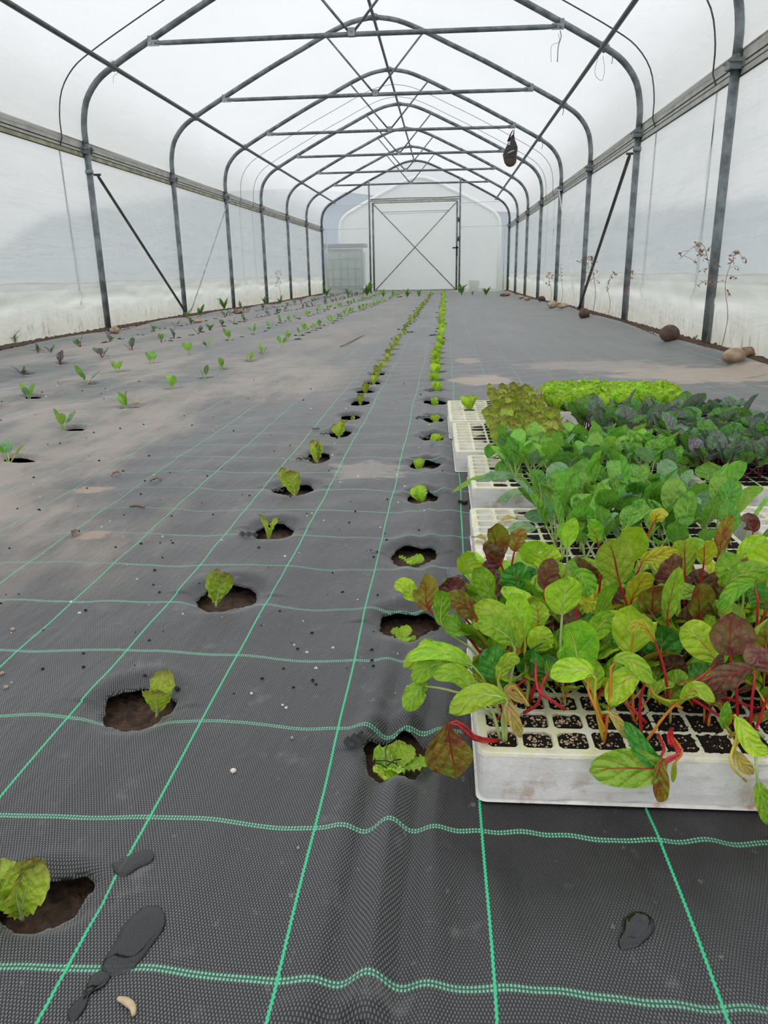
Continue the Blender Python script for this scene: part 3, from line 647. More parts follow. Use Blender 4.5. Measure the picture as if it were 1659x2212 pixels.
def hf(x, y):
    x = np.asarray(x, dtype=float); y = np.asarray(y, dtype=float)
    leftk = sstep(-.55, -1.3, x); nk = 1-sstep(5, 9, y)*.35
    h = .0022*f1(x, y)+.0012*f4(x, y)+(.0045+.012*leftk)*f2(x, y)*nk
    seam = np.exp(-((x+.045+.012*np.sin(y*2.1))/.055)**2)     # slack gathered into lengthwise folds beside the trays
    h = h+seam*((.0030+.0060*(1-sstep(.85, 1.15, y)))*np.sin((x+.02*np.sin(y*3.3))*2*PI/.055)+.003)*(1-sstep(3, 6, y))
    h = h+.0035*np.exp(-((x+.22)/.05)**2)*np.sin(y*3+1)+.0034*f3(x, y)*sstep(-.02, .06, x)*(1-sstep(.8, 1.2, y))
    for sgn, c0, w_ in ((1, -2.3, .18), (1, -1.72, .16), (1, -2.95, .16)): h = h+.012*np.exp(-((x-c0)/w_)**2)*(1-sstep(14, 22, y))
    h = h+.05*np.exp(-((x-1.80)/.10)**2)*(.35+.65*np.abs(np.sin(y*.9)))*sstep(2, 4, y)+.03*np.exp(-((x+3.6)/.15)**2)*np.abs(np.sin(y*1.1))
    for tx, ty, nx, ny, pt, ro in TRAYS:
        w_, d_ = nx*pt+2*RIM, ny*pt+2*RIM
        mx = sstep(-.05, .0, x-tx)*(1-sstep(0, .05, x-tx-w_))*sstep(-.05, 0, y-ty)*(1-sstep(0, .05, y-ty-d_))
        h = h*(1-mx)-.0025*mx
    for cx, cy, rx, ry, ro, dz in HOLES:
        d = np.sqrt(((x-cx)/rx)**2+((y-cy)/ry)**2); h = h-.008*np.exp(-np.maximum(d-1, 0)**2/.10)+.0025*np.exp(-((d-1.6)/.35)**2)*((y-cy) > 0)
    return h-.055*sstep(11, 18, y)
def fh(x, y): return float(hf(x, y))
def cover():
    FX0, FX1 = -3.70, 1.88
    xs = list(np.arange(-3.70, -1.15, .0215))+list(np.arange(-1.15, -.62, .011))+list(np.arange(-.62, .12, .0048))+list(np.arange(.12, .45, .008))+list(np.arange(.45, FX1, .024)); xs.append(FX1)
    ys = [.30]
    while ys[-1] < YEND-.05: ys.append(ys[-1]+max(.0046, .0046*(ys[-1]/1.3)**1.35) if ys[-1] > 1.3 else ys[-1]+.0046)
    ys[-1] = YEND-.05
    ys = [-1.45, -1, -.5, 0, .15, .22]+ys
    xs = np.array(xs); ys = np.array(ys); X, Y = np.meshgrid(xs, ys); nx, ny = len(xs), len(ys)
    X = X.copy(); Y = Y.copy(); inside = np.zeros(X.shape, bool); info = []
    for hi, (cx, cy, rx, ry, ro, dz) in enumerate(HOLES):
        i0, i1 = np.searchsorted(xs, (cx-rx*1.4, cx+rx*1.4)); j0, j1 = np.searchsorted(ys, (cy-rx*1.4-.02, cy+rx*1.4+.02))
        sx, sy = X[j0:j1, i0:i1]-cx, Y[j0:j1, i0:i1]-cy; c, s = math.cos(ro), math.sin(ro)
        a, b = c*sx+s*sy, -s*sx+c*sy; th = np.arctan2(b, a)
        wob = 1+.06*np.sin(3*th+hi)+.05*np.sin(5*th+hi*2.1)+.02*np.sin(13*th+hi)
        d = np.sqrt((a/rx)**2+(b/ry)**2)/wob; ins = d < .985; inside[j0:j1, i0:i1] |= ins; info.append((j0, j1, i0, i1, cx, cy, d, ins))
    keep = ~(inside[:-1, :-1] & inside[1:, :-1] & inside[:-1, 1:] & inside[1:, 1:])
    for j0, j1, i0, i1, cx, cy, d, ins in info:
        k = np.where(ins, 1/np.maximum(d, .25), 1.0); X[j0:j1, i0:i1] = cx+(X[j0:j1, i0:i1]-cx)*k; Y[j0:j1, i0:i1] = cy+(Y[j0:j1, i0:i1]-cy)*k
    Z = hf(X, Y); Z = Z-np.where(inside, .004, 0)
    co = np.stack([X, Y, Z], -1).reshape(-1, 3); idx = np.arange(nx*ny).reshape(ny, nx)
    q = np.stack([idx[:-1, :-1], idx[:-1, 1:], idx[1:, 1:], idx[1:, :-1]], -1)[keep]
    me = bpy.data.meshes.new('floor'); me.vertices.add(len(co)); me.vertices.foreach_set('co', co.ravel())
    me.loops.add(q.size); me.loops.foreach_set('vertex_index', q.ravel().astype(np.int32)); me.polygons.add(len(q))
    me.polygons.foreach_set('loop_start', np.arange(0, q.size, 4, dtype=np.int32)); me.polygons.foreach_set('use_smooth', np.ones(len(q), bool))
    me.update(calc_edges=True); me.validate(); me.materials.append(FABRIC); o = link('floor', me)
    tag(o, 'black woven ground cover cloth with green guide threads and cut planting holes', kind='structure'); print('floor quads', len(q))
cover()
# soil under and beside the cloth
def soil():
    mb = MB(); g = sines(9, 8, .02, .02); g2 = sines(10, 8, .006, .006)
    for i, (cx, cy, rx, ry, ro, dz) in enumerate(HOLES):
        n = 40 if cy < 2 else 14; e = max(rx, ry)*1.5; vs = []
        for a in range(n+1):
            for b in range(n+1):
                x = cx-e+2*e*a/n; y = cy-e+2*e*b/n
                z = fh(cx, cy)-.028-.006*math.exp(-((x-cx)**2+(y-cy)**2)/(.02**2))+.005*float(g(x, y))+(.003*float(g2(x, y)) if n > 20 else 0)
                vs.append((x, y, z))
        mb.add(vs, [(a*(n+1)+b, (a+1)*(n+1)+b, (a+1)*(n+1)+b+1, a*(n+1)+b+1) for a in range(n) for b in range(n)])
    mb.add([(XL-.02, YBACK, -.11), (XR+.02, YBACK, -.11), (XR+.02, YEND+.06, -.11), (XL-.02, YEND+.06, -.11)], [(0, 1, 2, 3)])
    f = sines(21, 8, .12, .12); f_ = sines(22, 8, .03, .03)
    for x0, x1 in ((XL-.03, -3.66), (1.84, XR+.03)):
        ys = np.arange(2.0, YEND, .03); xs = np.linspace(x0, x1, 10); n = len(xs)
        vs = [(x, y, .012+.012*float(f(x, y))+.008*float(f_(x, y))-.055*float(sstep(11, 18, y))+(.025 if x0 > 0 else .008)*(1 if abs(x-CX) > 2.8 else .6)) for y in ys for x in xs]
        mb.add(vs, [(j*n+i, j*n+i+1, (j+1)*n+i+1, (j+1)*n+i) for j in range(len(ys)-1) for i in range(n-1)])
    tag(mb.build('ground_soil', SOIL), 'brown crumbly soil under and along the edges of the cloth', kind='structure')
soil()


# ================================================================ seedling trays
def tray_mesh(nx, ny, pt, h=TH, seed=0):
    w, d = nx*pt+2*RIM, ny*pt+2*RIM; mb = MB(); wl_ = .0026; g = random.Random(seed)
    # outer body, corners rounded, sides slightly uneven, lower edge worn
    rc = .012; per = []
    for cx, cy, a0 in ((w-rc, rc, -90), (w-rc, d-rc, 0), (rc, d-rc, 90), (rc, rc, 180)):
        for k in range(5): a = math.radians(a0+k*22.5); per.append((cx+rc*math.cos(a), cy+rc*math.sin(a)))
    dense = []
    for i in range(len(per)):
        a, b = per[i], per[(i+1) % len(per)]; L = math.dist(a, b); k = max(1, int(L/.02))
        for q in range(k): dense.append((a[0]+(b[0]-a[0])*q/k, a[1]+(b[1]-a[1])*q/k))
    n = len(dense); lev = [(0, .006, 0), (.006, .0025, 0), (.02, .001, 0), (.045, 0, 0), (h-.004, 0, 0), (h-.001, .0015, 0), (h, .004, 0)]; vs = []
    for z, ins, _ in lev:
        for (x, y) in dense:
            dx, dy = w/2-x, d/2-y; L = math.hypot(dx, dy); wob = .0008*math.sin(x*61+z*90)+.0008*math.sin(y*47)
            zz = z+(.0016*abs(math.sin(x*83+y*40))*g.random() if z == 0 else 0)
            vs.append((x+dx/L*(ins+wob), y+dy/L*(ins+wob), zz))
    inner = [(min(max(x, RIM), w-RIM), min(max(y, RIM), d-RIM), h) for x, y in dense]
    k = len(lev); vs += inner; fs = [(a*n+i, a*n+(i+1) % n, (a+1)*n+(i+1) % n, (a+1)*n+i) for a in range(k) for i in range(n)]
    vs2 = [(x, y, .001) for x, y in dense]; mb.add(vs, fs); mb.add(vs2, [tuple(range(n))[::-1]])
    # cells
    for i in range(nx):
        for j in range(ny):
            x0, y0 = RIM+i*pt, RIM+j*pt; x1, y1 = x0+pt, y0+pt; c = .0045
            def ring(o, z, cc): 
                a, b, e, f = x0+o, y0+o, x1-o, y1-o
                return [(a+cc, b, z), (e-cc, b, z), (e, b+cc, z), (e, f-cc, z), (e-cc, f, z), (a+cc, f, z), (a, f-cc, z), (a, b+cc, z)]
            r0 = ring(0, h, .0); r1 = ring(wl_, h, c); r2 = ring(wl_+.001, h-.002, c); r3 = ring(wl_+.006, .012, c)
            q = lambda a, b: [(a+s, a+(s+1) % 8, b+(s+1) % 8, b+s) for s in range(8)]
            mb.add(r0+r1+r2+r3, q(0, 8)+q(8, 16)+q(16, 24)+[(24, 25, 26, 27, 28, 29, 30, 31)])
    return mb.mesh('seedling_tray', FOAM, False)
def plug_mesh(pt, seed):
    g = random.Random(seed); o = .0030; n = 5; vs = []; e = pt/2-o
    for a in range(n+1):
        for b in range(n+1):
            x, y = -e+2*e*a/n, -e+2*e*b/n; rim = max(abs(x), abs(y))/e
            if abs(x) > e*.9 and abs(y) > e*.9: x *= .88; y *= .88
            vs.append((x, y, .0028-.004*rim**3+g.uniform(-.0012, .0012)))
    mb = MB(); mb.add(vs, [(a*(n+1)+b, (a+1)*(n+1)+b, (a+1)*(n+1)+b+1, a*(n+1)+b+1) for a in range(n) for b in range(n)])
    return mb.mesh('peat_plug', PEAT)
GRIT = plain('tan_vermiculite', (.50, .37, .23), .75, 0, .4, 120, .2)
TRAYNAME = [
 'nearest white foam tray, full of rainbow chard, its long side facing the viewer', 'white foam tray right behind the chard tray, left columns empty, kohlrabi beyond',
 'white foam tray under the big kohlrabi plants, in front of the lettuce trays', 'yellowed foam tray of bronze-tipped lettuce with two empty mossy columns on its left',
 'farthest-left foam tray holding one stray pale lettuce at its left end', 'empty white foam tray at the right edge of the frame behind the chard',
 'white foam tray of red cabbage at the right edge, behind the empty tray', 'white foam tray of red cabbage behind the kohlrabi, next to the bronze-tipped lettuce',
 'farthest foam tray, hidden under a dense carpet of pale lime lettuce']
trays = []
plugv = {}
for i, (tx, ty, nx, ny, pt, ro) in enumerate(TRAYS):
    o = link('seedling_tray', tray_mesh(nx, ny, pt, seed=i), None, (tx, ty, -.0015), (0, 0, ro)); tag(o, TRAYNAME[i], 'tray', 'foam seedling trays'); trays.append(o)
    if pt not in plugv: plugv[pt] = [plug_mesh(pt, q) for q in range(4)]
def cell(i, a, b):
    tx, ty, nx, ny, pt, ro = TRAYS[i]; x, y = RIM+(a+.5)*pt, RIM+(b+.5)*pt; c, s = math.cos(ro), math.sin(ro)
    return Vector((tx+c*x-s*y, ty+s*x+c*y, TH-.0035))
grit_m = MB()
def grit(parent, cells, n, seed, r_):
    g = random.Random(seed); mb = MB()
    for (x, y) in cells:
        for _ in range(n):
            px, py = x+g.uniform(-.014, .014), y+g.uniform(-.014, .014); s = g.uniform(.6, 1.2)*r_; z = TH-.0008+g.uniform(-.001, .001); a = g.uniform(0, 3)
            ca, sa = math.cos(a)*s, math.sin(a)*s; k = g.uniform(.5, .9)
            mb.add([(px+ca, py+sa, z), (px-sa*k, py+ca*k, z), (px-ca, py-sa, z), (px+sa*k, py-ca*k, z), (px, py, z+s*.8), (px, py, z-s*.5)], [(0,1,4),(1,2,4),(2,3,4),(3,0,4),(1,0,5),(2,1,5),(3,2,5),(0,3,5)])
    o = mb.build('vermiculite', GRIT, parent, False); o['kind'] = 'stuff'
def spill(tr, pt=.04, nx_c=13, ymax=.30, step=.0016, ks=.10):
    # peat spilled over the cell walls from the fourth column on
    g = random.Random(4); n1 = sines(55, 8, .012, .012); n2 = sines(56, 6, .004, .004); 
    x0, x1, y0, y1 = RIM+.002, nx_c*pt+RIM-.002, RIM+.001, ymax; nx_, ny_ = int((x1-x0)/step), int((y1-y0)/step)
    X, Y = np.meshgrid(x0+step*np.arange(nx_+1), y0+step*np.arange(ny_+1))
    fx = np.abs(((X-RIM)/pt) % 1-.5); fy = np.abs(((Y-RIM)/pt) % 1-.5); wall = np.maximum(sstep(.40, .47, fx), sstep(.40, .47, fy))
    k = sstep(ks, ks+.09, X+.02*np.sin(Y*40)+.03*sstep(.06, .14, Y))
    Z = TH-.0030+.0034*k+.0012*n1(X, Y)*k+.0006*n2(X, Y)-.0012*wall*k
    co = np.stack([X, Y, Z], -1).reshape(-1, 3); idn = np.arange(len(co)).reshape(X.shape); q = np.stack([idn[:-1, :-1], idn[:-1, 1:], idn[1:, 1:], idn[1:, :-1]], -1)[(k[:-1, :-1] > .12)]
    me = bpy.data.meshes.new('spilled_peat'); me.from_pydata(co.tolist(), [], q.tolist()); me.materials.append(PEAT); me.polygons.foreach_set('use_smooth', [True]*len(me.polygons)); o = link('spilled_peat', me, tr); o['kind'] = 'stuff'
def plugs(i, test):
    tx, ty, nx, ny, pt, ro = TRAYS[i]; cs = []
    for a in range(nx):
        for b in range(ny):
            if test(a, b):
                x, y = RIM+(a+.5)*pt, RIM+(b+.5)*pt
                link('peat_plug', plugv[pt][(a*7+b*3) % 4], trays[i], (x, y, TH-.0035), (0, 0, ((a+b) % 4)*PI/2)); cs.append((x, y))
    return cs
PL = {0: lambda a, b: True, 1: lambda a, b: a >= 3, 2: lambda a, b: a >= 2 or (a == 1 and b in (0, 4)), 3: lambda a, b: a >= 2, 4: lambda a, b: a >= 3 or (a == 1 and b == 4), 5: lambda a, b: False, 6: lambda a, b: True, 7: lambda a, b: True, 8: lambda a, b: True}
for i in range(9):
    cs = plugs(i, PL[i])
    if i == 0: spill(trays[0]); grit(trays[0], [c for c in cs if c[1] < .15], 40, 5, .0021); grit(trays[0], [c for c in cs if .15 <= c[1] < .30], 14, 6, .0021)
    if i == 1: spill(trays[1], .042, 12, .33, .003, .12)
    if i == 2: spill(trays[2], .042, 12, .33, .003, .09)
    if i == 3: spill(trays[3], .0485, 7, .42, .004, .09)
    if i in (6, 7): spill(trays[i], .042, 12, .33, .004, -.2)
    if i in (1, 3): grit(trays[i], cs[:40], 5, 8+i, .0022)

# ---------------------------------------------------------------- chard
def bent(P0, P1, P2, lift=.02, stalk=.55, side=0.0):
    """stalk foot P0 -> blade foot P1 -> tip P2 as control points"""
    P0, P1, P2 = Vector(P0), Vector(P1), Vector(P2); a = P0.lerp(P1, .5)+Vector((side, 0, lift)); mid = P1.lerp(P2, .5)+Vector((0, 0, lift*.5))
    return [P0, a, P1, mid, P2]
def leaf_to(root, P0, P1, P2, width, mats, kind, hint, cup, ruf, rn, sr, nu=10, nv=14, seed=0, lift=.012, side=0, name='leaf', curl=0):
    L = root.location; P = bent(P0, P1, P2, lift, .5, side)
    if curl: P[-1] = P[-1]+Vector((0, -curl, -curl*.3)); P[-2] = P[-2]+Vector((0, -curl*.1, curl*.4))
    P = [p-L for p in P]
    l1 = (P[1]-P[0]).length+(P[2]-P[1]).length; l2 = (P[3]-P[2]).length+(P[4]-P[3]).length
    return link(name, leaf_mesh('leaf', P, l1/(l1+l2), width, hint, mats, kind, cup, ruf, rn, sr, nu, nv, seed), root)
def z6(x, y): return 800+x/1.931, 1100+y/1.931
def tilt_hint(g, face): return Vector((g.uniform(-.35, .35), -1, face))
plants = {}
COLW = {'lime': 'lime-green', 'green': 'green', 'dark': 'dark green', 'greenred': 'red-veined green', 'yellow': 'yellowing', 'bronze': 'bronze', 'burg': 'burgundy'}
def chard_root(a, b):
    k = (a, b)
    if k not in plants: plants[k] = empty('chard_seedling', cell(0, a, b))
    return plants[k]
# prominent leaves: blade foot, tip, width (px), colour, depth y, stalk colour
BIG = [
 (880,690,800,445,172,'green',.80,'yellow'),(935,690,748,690,96,'lime',.765,'yellow'),(800,445,822,283,142,'lime',.87,'pale'),
 (625,575,430,375,112,'lime',.84,'orange'),(645,540,585,345,102,'lime',.87,'yellow'),(600,570,440,468,92,'green',.81,'pale'),
 (535,722,490,582,120,'dark',.795,'pale'),(575,795,328,815,96,'lime',.755,'pale'),(445,765,262,668,78,'lime',.79,'pale'),
 (430,655,150,590,74,'lime',.83,'pale'),(300,600,135,650,74,'lime',.85,'pale'),(335,650,175,700,84,'green',.84,'pale'),(250,740,150,815,80,'lime',.83,'pale'),
 (248,425,212,272,98,'bronze',.93,'red'),(345,395,320,278,118,'burg',.99,'red'),(300,490,300,308,62,'green',.91,'pale'),
 (195,378,98,312,72,'lime',.98,'pale'),(440,455,300,370,92,'bronze',.95,'red'),(538,205,490,62,108,'bronze',1.07,'red'),
 (405,275,430,168,100,'lime',1.06,'pale'),(520,255,480,180,100,'burg',1.07,'red'),(500,370,430,240,84,'green',1.0,'pale'),
 (620,335,580,235,112,'dark',1.02,'red'),(725,340,782,212,90,'burg',.99,'red'),(1042,318,985,112,142,'greenred',.97,'red'),
 (690,235,700,122,134,'lime',1.08,'pale'),(735,255,728,146,108,'lime',1.05,'orange'),(1170,445,1190,286,122,'bronze',.92,'red'),
 (1085,400,1170,254,86,'yellow',.97,'red'),(1238,465,1282,222,74,'greenred',.90,'red'),(1372,460,1360,300,112,'bronze',.93,'red'),
 (1500,612,1500,410,166,'burg',.80,'red'),(1445,640,1285,480,128,'lime',.83,'orange'),(1085,610,1130,402,160,'lime',.83,'orange'),
 (1212,650,1210,465,148,'dark',.87,'yellow'),(1150,695,985,775,100,'lime',.775,'red'),(1555,340,1435,208,128,'green',.95,'pale'),
 (1665,275,1640,108,140,'lime',1.0,'pale'),(1655,640,1625,465,128,'bronze',.84,'orange'),(1600,672,1398,752,92,'burg',.785,'red'),
 (1680,700,1548,596,84,'burg',.76,'red'),(1085,225,1040,66,146,'lime',1.07,'pale'),(820,165,850,28,62,'lime',1.07,'pale'),
 (915,560,1025,430,86,'green',.85,'yellow'),(680,600,760,520,100,'lime',.84,'pale'),(700,480,690,378,88,'greenred',.88,'orange'),
 (1450,210,1500,4,60,'bronze',1.07,'red'),(1390,235,1392,118,84,'yellow',1.02,'red'),(1312,270,1300,104,86,'greenred',1.03,'red'),
 (1125,232,1292,178,60,'yellow',1.02,'red'),(1262,320,1235,205,122,'burg',.98,'red'),(945,490,1022,278,58,'green',.89,'pale'),
 (1540,210,1659,120,70,'lime',1.02,'pale'),(1320,210,1390,150,90,'green',1.05,'red'),(850,300,905,330,88,'green',.95,'red'),
 (1650,420,1560,330,90,'dark',.93,'red'),(1180,60,1230,20,60,'yellow',1.09,'red'),(1600,100,1560,50,66,'burg',1.10,'red'),
 (1010,640,1165,690,66,'lime',.785,'orange'),(1290,800,1420,762,60,'lime',.772,'orange'),(530,720,620,600,56,'lime',.79,'yellow'),
 (1390,380,1215,330,70,'greenred',.95,'red'),(660,700,790,660,90,'dark',.83,'red'),(1190,560,1060,470,46,'yellow',.80,'red'),
 (1480,330,1659,230,80,'green',.94,'red'),(980,210,1100,300,86,'dark',1.0,'red'),(600,180,650,100,80,'bronze',1.10,'red'),
 (1610,330,1440,390,60,'green',.90,'red'),(950,140,900,60,70,'green',1.08,'red'),(1110,520,1010,560,70,'dark',.88,'red')]
gB = random.Random(5)
for i, (bx, by, tx, ty, wpx, colr, Y, st) in enumerate(BIG):
    P1 = yp(*z6(bx, by), Y); P2 = yp(*z6(tx, ty), Y+gB.uniform(-.012, .012)); cxp = (P1.x-.040-RIM)/.04; 
    a = max(0, min(12, int(cxp+gB.uniform(-.6, .6)))); b = max(0, min(8, int((Y-.738-RIM)/.04-.2)))
    r = chard_root(a, b); P0 = r.location+Vector((gB.uniform(-.006, .006), gB.uniform(-.006, .006), -.001))
    if P1.z < P0.z+.012 and P1.x > .04: P1.z = max(P1.z, P0.z+.004)
    sc = wpx/1.931*( (P1-CP).dot(_f))/FPX
    horiz = abs(tx-bx) > abs(ty-by)
    hint = Vector((gB.uniform(-.3, .3), -1, .95 if horiz else .35))
    if colr in ('lime', 'yellow') and i % 3 == 0: hint.z += .3
    leaf_to(r, P0, P1, P2, sc*1.12, [L_[colr], S_[st]], 'chard', hint, gB.uniform(-.3, .5), gB.uniform(.02, .065), 2, .0018, 12, 16, 500+i, .010, gB.uniform(-.006, .006), curl=gB.uniform(.0, .016))
# pieces that hang over the front edge and the left end
def hang(a, b, lst, seed):
    r = chard_root(a, b)
    for q, (pts, vb, wpx, Y, colr, st, kd, cup) in enumerate(lst):
        P = [r.location+Vector((0, 0, -.002)) if p is None else yp(*z6(p[0], p[1]), p[2] if len(p) > 2 else Y) for p in pts]
        sc = wpx/1.931*((P[-1]-CP).dot(_f))/FPX
        link('leaf', leaf_mesh('leaf', [p-r.location for p in P], vb, sc, (.1, -1, .35), [L_[colr], S_[st]], kd, cup, .02, 2, .0018, 10, 14, seed+q, 8), r)
hang(0, 0, [([None, (455,968,.745), (400,935,.735), (330,880,.728), (335,990,.722), (362,1125,.722)], .54, 172, .725, 'bronze', 'red', 'ob', -.15),
            ([None, (440,950,.75), (390,900,.745), (325,885,.74), (290,980,.738), (285,1105,.738)], .55, 120, .738, 'bronze', 'red', 'ob', .1)], 900)
hang(6, 0, [([(1255,915,.760), (1240,970,.738), (1295,1010,.722), (1230,1062,.714), (1165,1082,.71), (1050,1080,.71), (912,1092,.715)], .42, 165, .715, 'greenred', 'red', 'chard', .05),
            ([(1255,915,.760), (1262,980,.732), (1290,1020,.718), (1215,1052,.712), (1205,1130,.708), (1215,1222,.712)], .5, 74, .71, 'bronze', 'red', 'chard', .5),
            ([(1200,940,.760), (1225,1000,.735), (1195,1050,.716), (1140,1010,.716), (1060,885,.735)], .35, 78, .72, 'dark', 'red', 'chard', .4),
            ([(1250,940,.755), (1300,1010,.728), (1270,1060,.716), (1262,1140,.712)], .62, 26, .715, 'yellow', 'orange', 'chard', .2)], 910)
hang(8, 0, [([(1500,950,.762), (1530,930,.745), (1520,980,.728), (1500,1060,.716), (1572,1140,.712)], .9, 12, .715, 'wilt', 'yellow', 'chard', .1),
            ([(1540,960,.760), (1520,1000,.730), (1550,1060,.715), (1600,1105,.712)], .5, 60, .712, 'wilt', 'yellow', 'chard', .2),
            ([(1490,900,.765), (1520,860,.745), (1560,930,.725), (1600,990,.718), (1665,1010,.715)], .4, 88, .72, 'lime', 'yellow', 'chard', .3),
            ([(1500,930,.76), (1475,880,.742), (1490,800,.745)], .3, 55, .745, 'green', 'yellow', 'chard', .4)], 920)
hang(9, 0, [([(1640,950,.762), (1600,930,.745), (1610,1050,.716), (1618,1150,.708), (1650,1240,.705), (1672,1320,.705)], .6, 84, .71, 'green', 'pale', 'chard', .1)], 930)
hang(1, 0, [([(590,900,.775), (560,800,.765), (590,860,.75), (628,955,.742)], .35, 58, .745, 'wilt', 'yellow', 'chard', .5),
            ([(660,820,.775), (600,740,.775), (570,760,.77), (650,810,.765)], .3, 34, .77, 'wilt', 'yellow', 'chard', .3)], 940)
hang(4, 0, [([(985,935,.758), (935,820,.762), (910,760,.770), (905,690,.785)], .88, 20, .77, 'yellow', 'orange', 'chard', .1),
            ([(960,850,.768), (1000,850,.752), (1040,900,.742), (1075,960,.738)], .3, 44, .74, 'wilt', 'pale', 'chard', .3)], 950)
hang(3, 1, [([(810,835,.775), (760,800,.772), (700,755,.775), (690,660,.80), (700,600,.83)], .72, 70, .80, 'dark', 'red', 'chard', .1),
            ([(640,850,.79), (700,810,.78), (715,740,.785), (760,640,.82)], .75, 60, .8, 'green', 'red', 'chard', .1)], 960)
hang(5, 1, [([(1150,890,.775), (1090,830,.775), (1060,790,.78), (1080,640,.81)], .8, 60, .8, 'dark', 'red', 'chard', .1),
            ([(1300,830,.775), (1240,800,.775), (1180,770,.785), (1165,700,.80)], .75, 60, .8, 'green', 'orange', 'chard', .1)], 970)
for i, (a, b) in enumerate(((7, 1), (8, 2))):
    hang(a, b, [([None, (1310+60*i,760-20*i,.79), (1400+40*i,690,.80), (1470,600,.81)], .85, 30, .8, 'burg', 'red', 'chard', .1)], 980+i)
# filler leaves on every plant; the front row stays open so the plugs show
gC = random.Random(21)
for a in range(13):
    for b in range(9):
        has = (a, b) in plants
        if b == 0 and a in (1, 2, 3, 7, 10): 
            if not has: continue
        if b == 0 and not has: continue
        if b == 1 and not has and gC.random() < .5: continue
        r = chard_root(a, b); n = (0 if b == 0 else 2 if b == 1 else 4 if b < 5 else 5)
        k0 = gC.uniform(0, 6.28)
        for q in range(n):
            link('leaf', gC.choice(V_CHARD), r, (0, 0, 0), (gC.uniform(-.2, .2), gC.uniform(-.15, .3), k0+q*6.28/max(1, n)+gC.uniform(-.5, .5)), gC.uniform(.8, 1.1) if b > 2 else gC.uniform(.6, .8))
EDGE = ['front', 'second', 'third', 'fourth', 'fifth', 'sixth', 'seventh', 'eighth', 'back']
for (a, b), r in plants.items():
    n_ch = [c.data.materials[0].name for c in r.children] if r.children else []
    tag(r, 'rainbow chard seedling, %s cell from the left in the %s row of the nearest tray' % (ORD[a], EDGE[b]), 'plant', 'chard seedlings in the nearest tray')
tag(plants[(0, 0)], 'red-stalked chard drooping two bronze leaves over the nearest tray\'s front left corner')
tag(plants[(6, 0)], 'chard hanging over the nearest tray\'s front side on a bunch of orange-red stalks')
tag(plants[(8, 0)], 'chard with thin yellow stalks hanging over the nearest tray\'s front, near the right edge')
tag(plants[(9, 0)], 'chard trailing one long green leaf down the tray front at the right edge')

# ---------------------------------------------------------------- kohlrabi
kp = {}
def koh_root(t, a, b):
    k = (t, a, b)
    if k not in kp: kp[k] = empty('kohlrabi_seedling', cell(t, a, b))
    return kp[k]
def z5(x, y): return 950+x/2.34, 800+y/2.34
KB = [(640,790,642,588,118,'kohl',1.60),(590,690,448,590,108,'koh',1.66),(665,640,678,508,122,'koh',1.72),(770,720,915,600,100,'koh',1.63),(905,755,935,600,84,'koh',1.64),
 (1160,700,1070,525,138,'koh',1.62),(1350,570,1342,446,124,'kohl',1.88),(1405,640,1440,524,122,'kohl',1.64),(1430,590,1545,452,92,'kohl',1.66),(1478,740,1622,568,66,'kohl',1.56),
 (1410,740,1300,628,112,'kohg',1.60),(1410,730,1495,650,92,'kohg',1.61),(380,500,285,400,96,'koh',2.0),(420,570,275,495,86,'koh',1.98),(410,610,185,548,52,'kohg',1.92),
 (300,585,58,602,30,'kohl',1.92),(460,700,285,662,50,'kohg',1.80),(610,795,425,735,84,'kohg',1.56),(490,815,332,845,92,'kohg',1.50),(892,390,890,295,92,'kohl',2.12),
 (705,400,700,312,104,'koh',2.15),(800,850,680,800,90,'kohg',1.5),(1040,850,1200,750,84,'kohg',1.52),(940,505,938,408,96,'koh',1.95),(860,595,858,488,86,'koh',1.85),
 (930,625,930,530,100,'koh',1.75),(1220,575,1208,478,86,'koh',1.9),(1050,665,970,588,84,'koh',1.68),(1230,590,1095,505,88,'kohg',1.8),(1265,720,1200,606,72,'koh',1.62),
 (250,450,262,364,62,'koh',2.12),(480,500,482,428,92,'koh',2.05),(560,480,548,352,80,'koh',2.1),(1170,440,1120,370,96,'kohl',2.05),(1270,490,1290,400,84,'koh',2.0),
 (420,440,400,370,34,'koh',2.13),(1100,380,1100,300,80,'kohg',2.18),(970,400,1000,330,100,'koh',2.14),(700,490,620,480,84,'kohg',1.92),(580,530,540,460,80,'kohl',1.97),
 (1290,690,1160,690,60,'kohg',1.56),(760,470,900,400,60,'kohg',2.0),(1260,460,1180,430,100,'koh',1.97),(1320,640,1370,590,90,'koh',1.7),(820,560,760,510,86,'koh',1.88)]
gK = random.Random(8)
for i, (bx, by, tx, ty, wpx, colr, Y) in enumerate(KB):
    P1 = yp(*z5(bx, by), Y); P2 = yp(*z5(tx, ty), Y+gK.uniform(-.02, .02)); t = 1 if Y < 1.74 else 2
    if t == 1: P0y = max(1.34, min(1.65, Y+.02))
    else: P0y = max(1.86, min(2.16, Y+.02))
    tx0, ty0 = TRAYS[t][0], TRAYS[t][1]
    a = int((P1.x+gK.uniform(-.02, .02)+.25*max(0, .2-P1.x)-tx0-RIM)/.042); a = max(3 if t == 1 else 2, min(11, a)); b = max(0, min(7, int((P0y-ty0-RIM)/.042)))
    r = koh_root(t, a, b); P0 = r.location; P1.z = max(P1.z, P0.z+.01)
    sc = wpx/2.34*((P1-CP).dot(_f))/FPX; horiz = abs(tx-bx) > abs(ty-by)*1.2
    leaf_to(r, P0, P1, P2, sc*1.05, [L_[colr], S_['pale']], 'spat', Vector((gK.uniform(-.3, .3), -1, 1.2 if horiz or colr == 'kohg' else .35)), gK.uniform(-.15, .3), gK.uniform(.01, .03), 2, .0022, 10, 14, 700+i, .008, 0, curl=gK.uniform(0, .02))
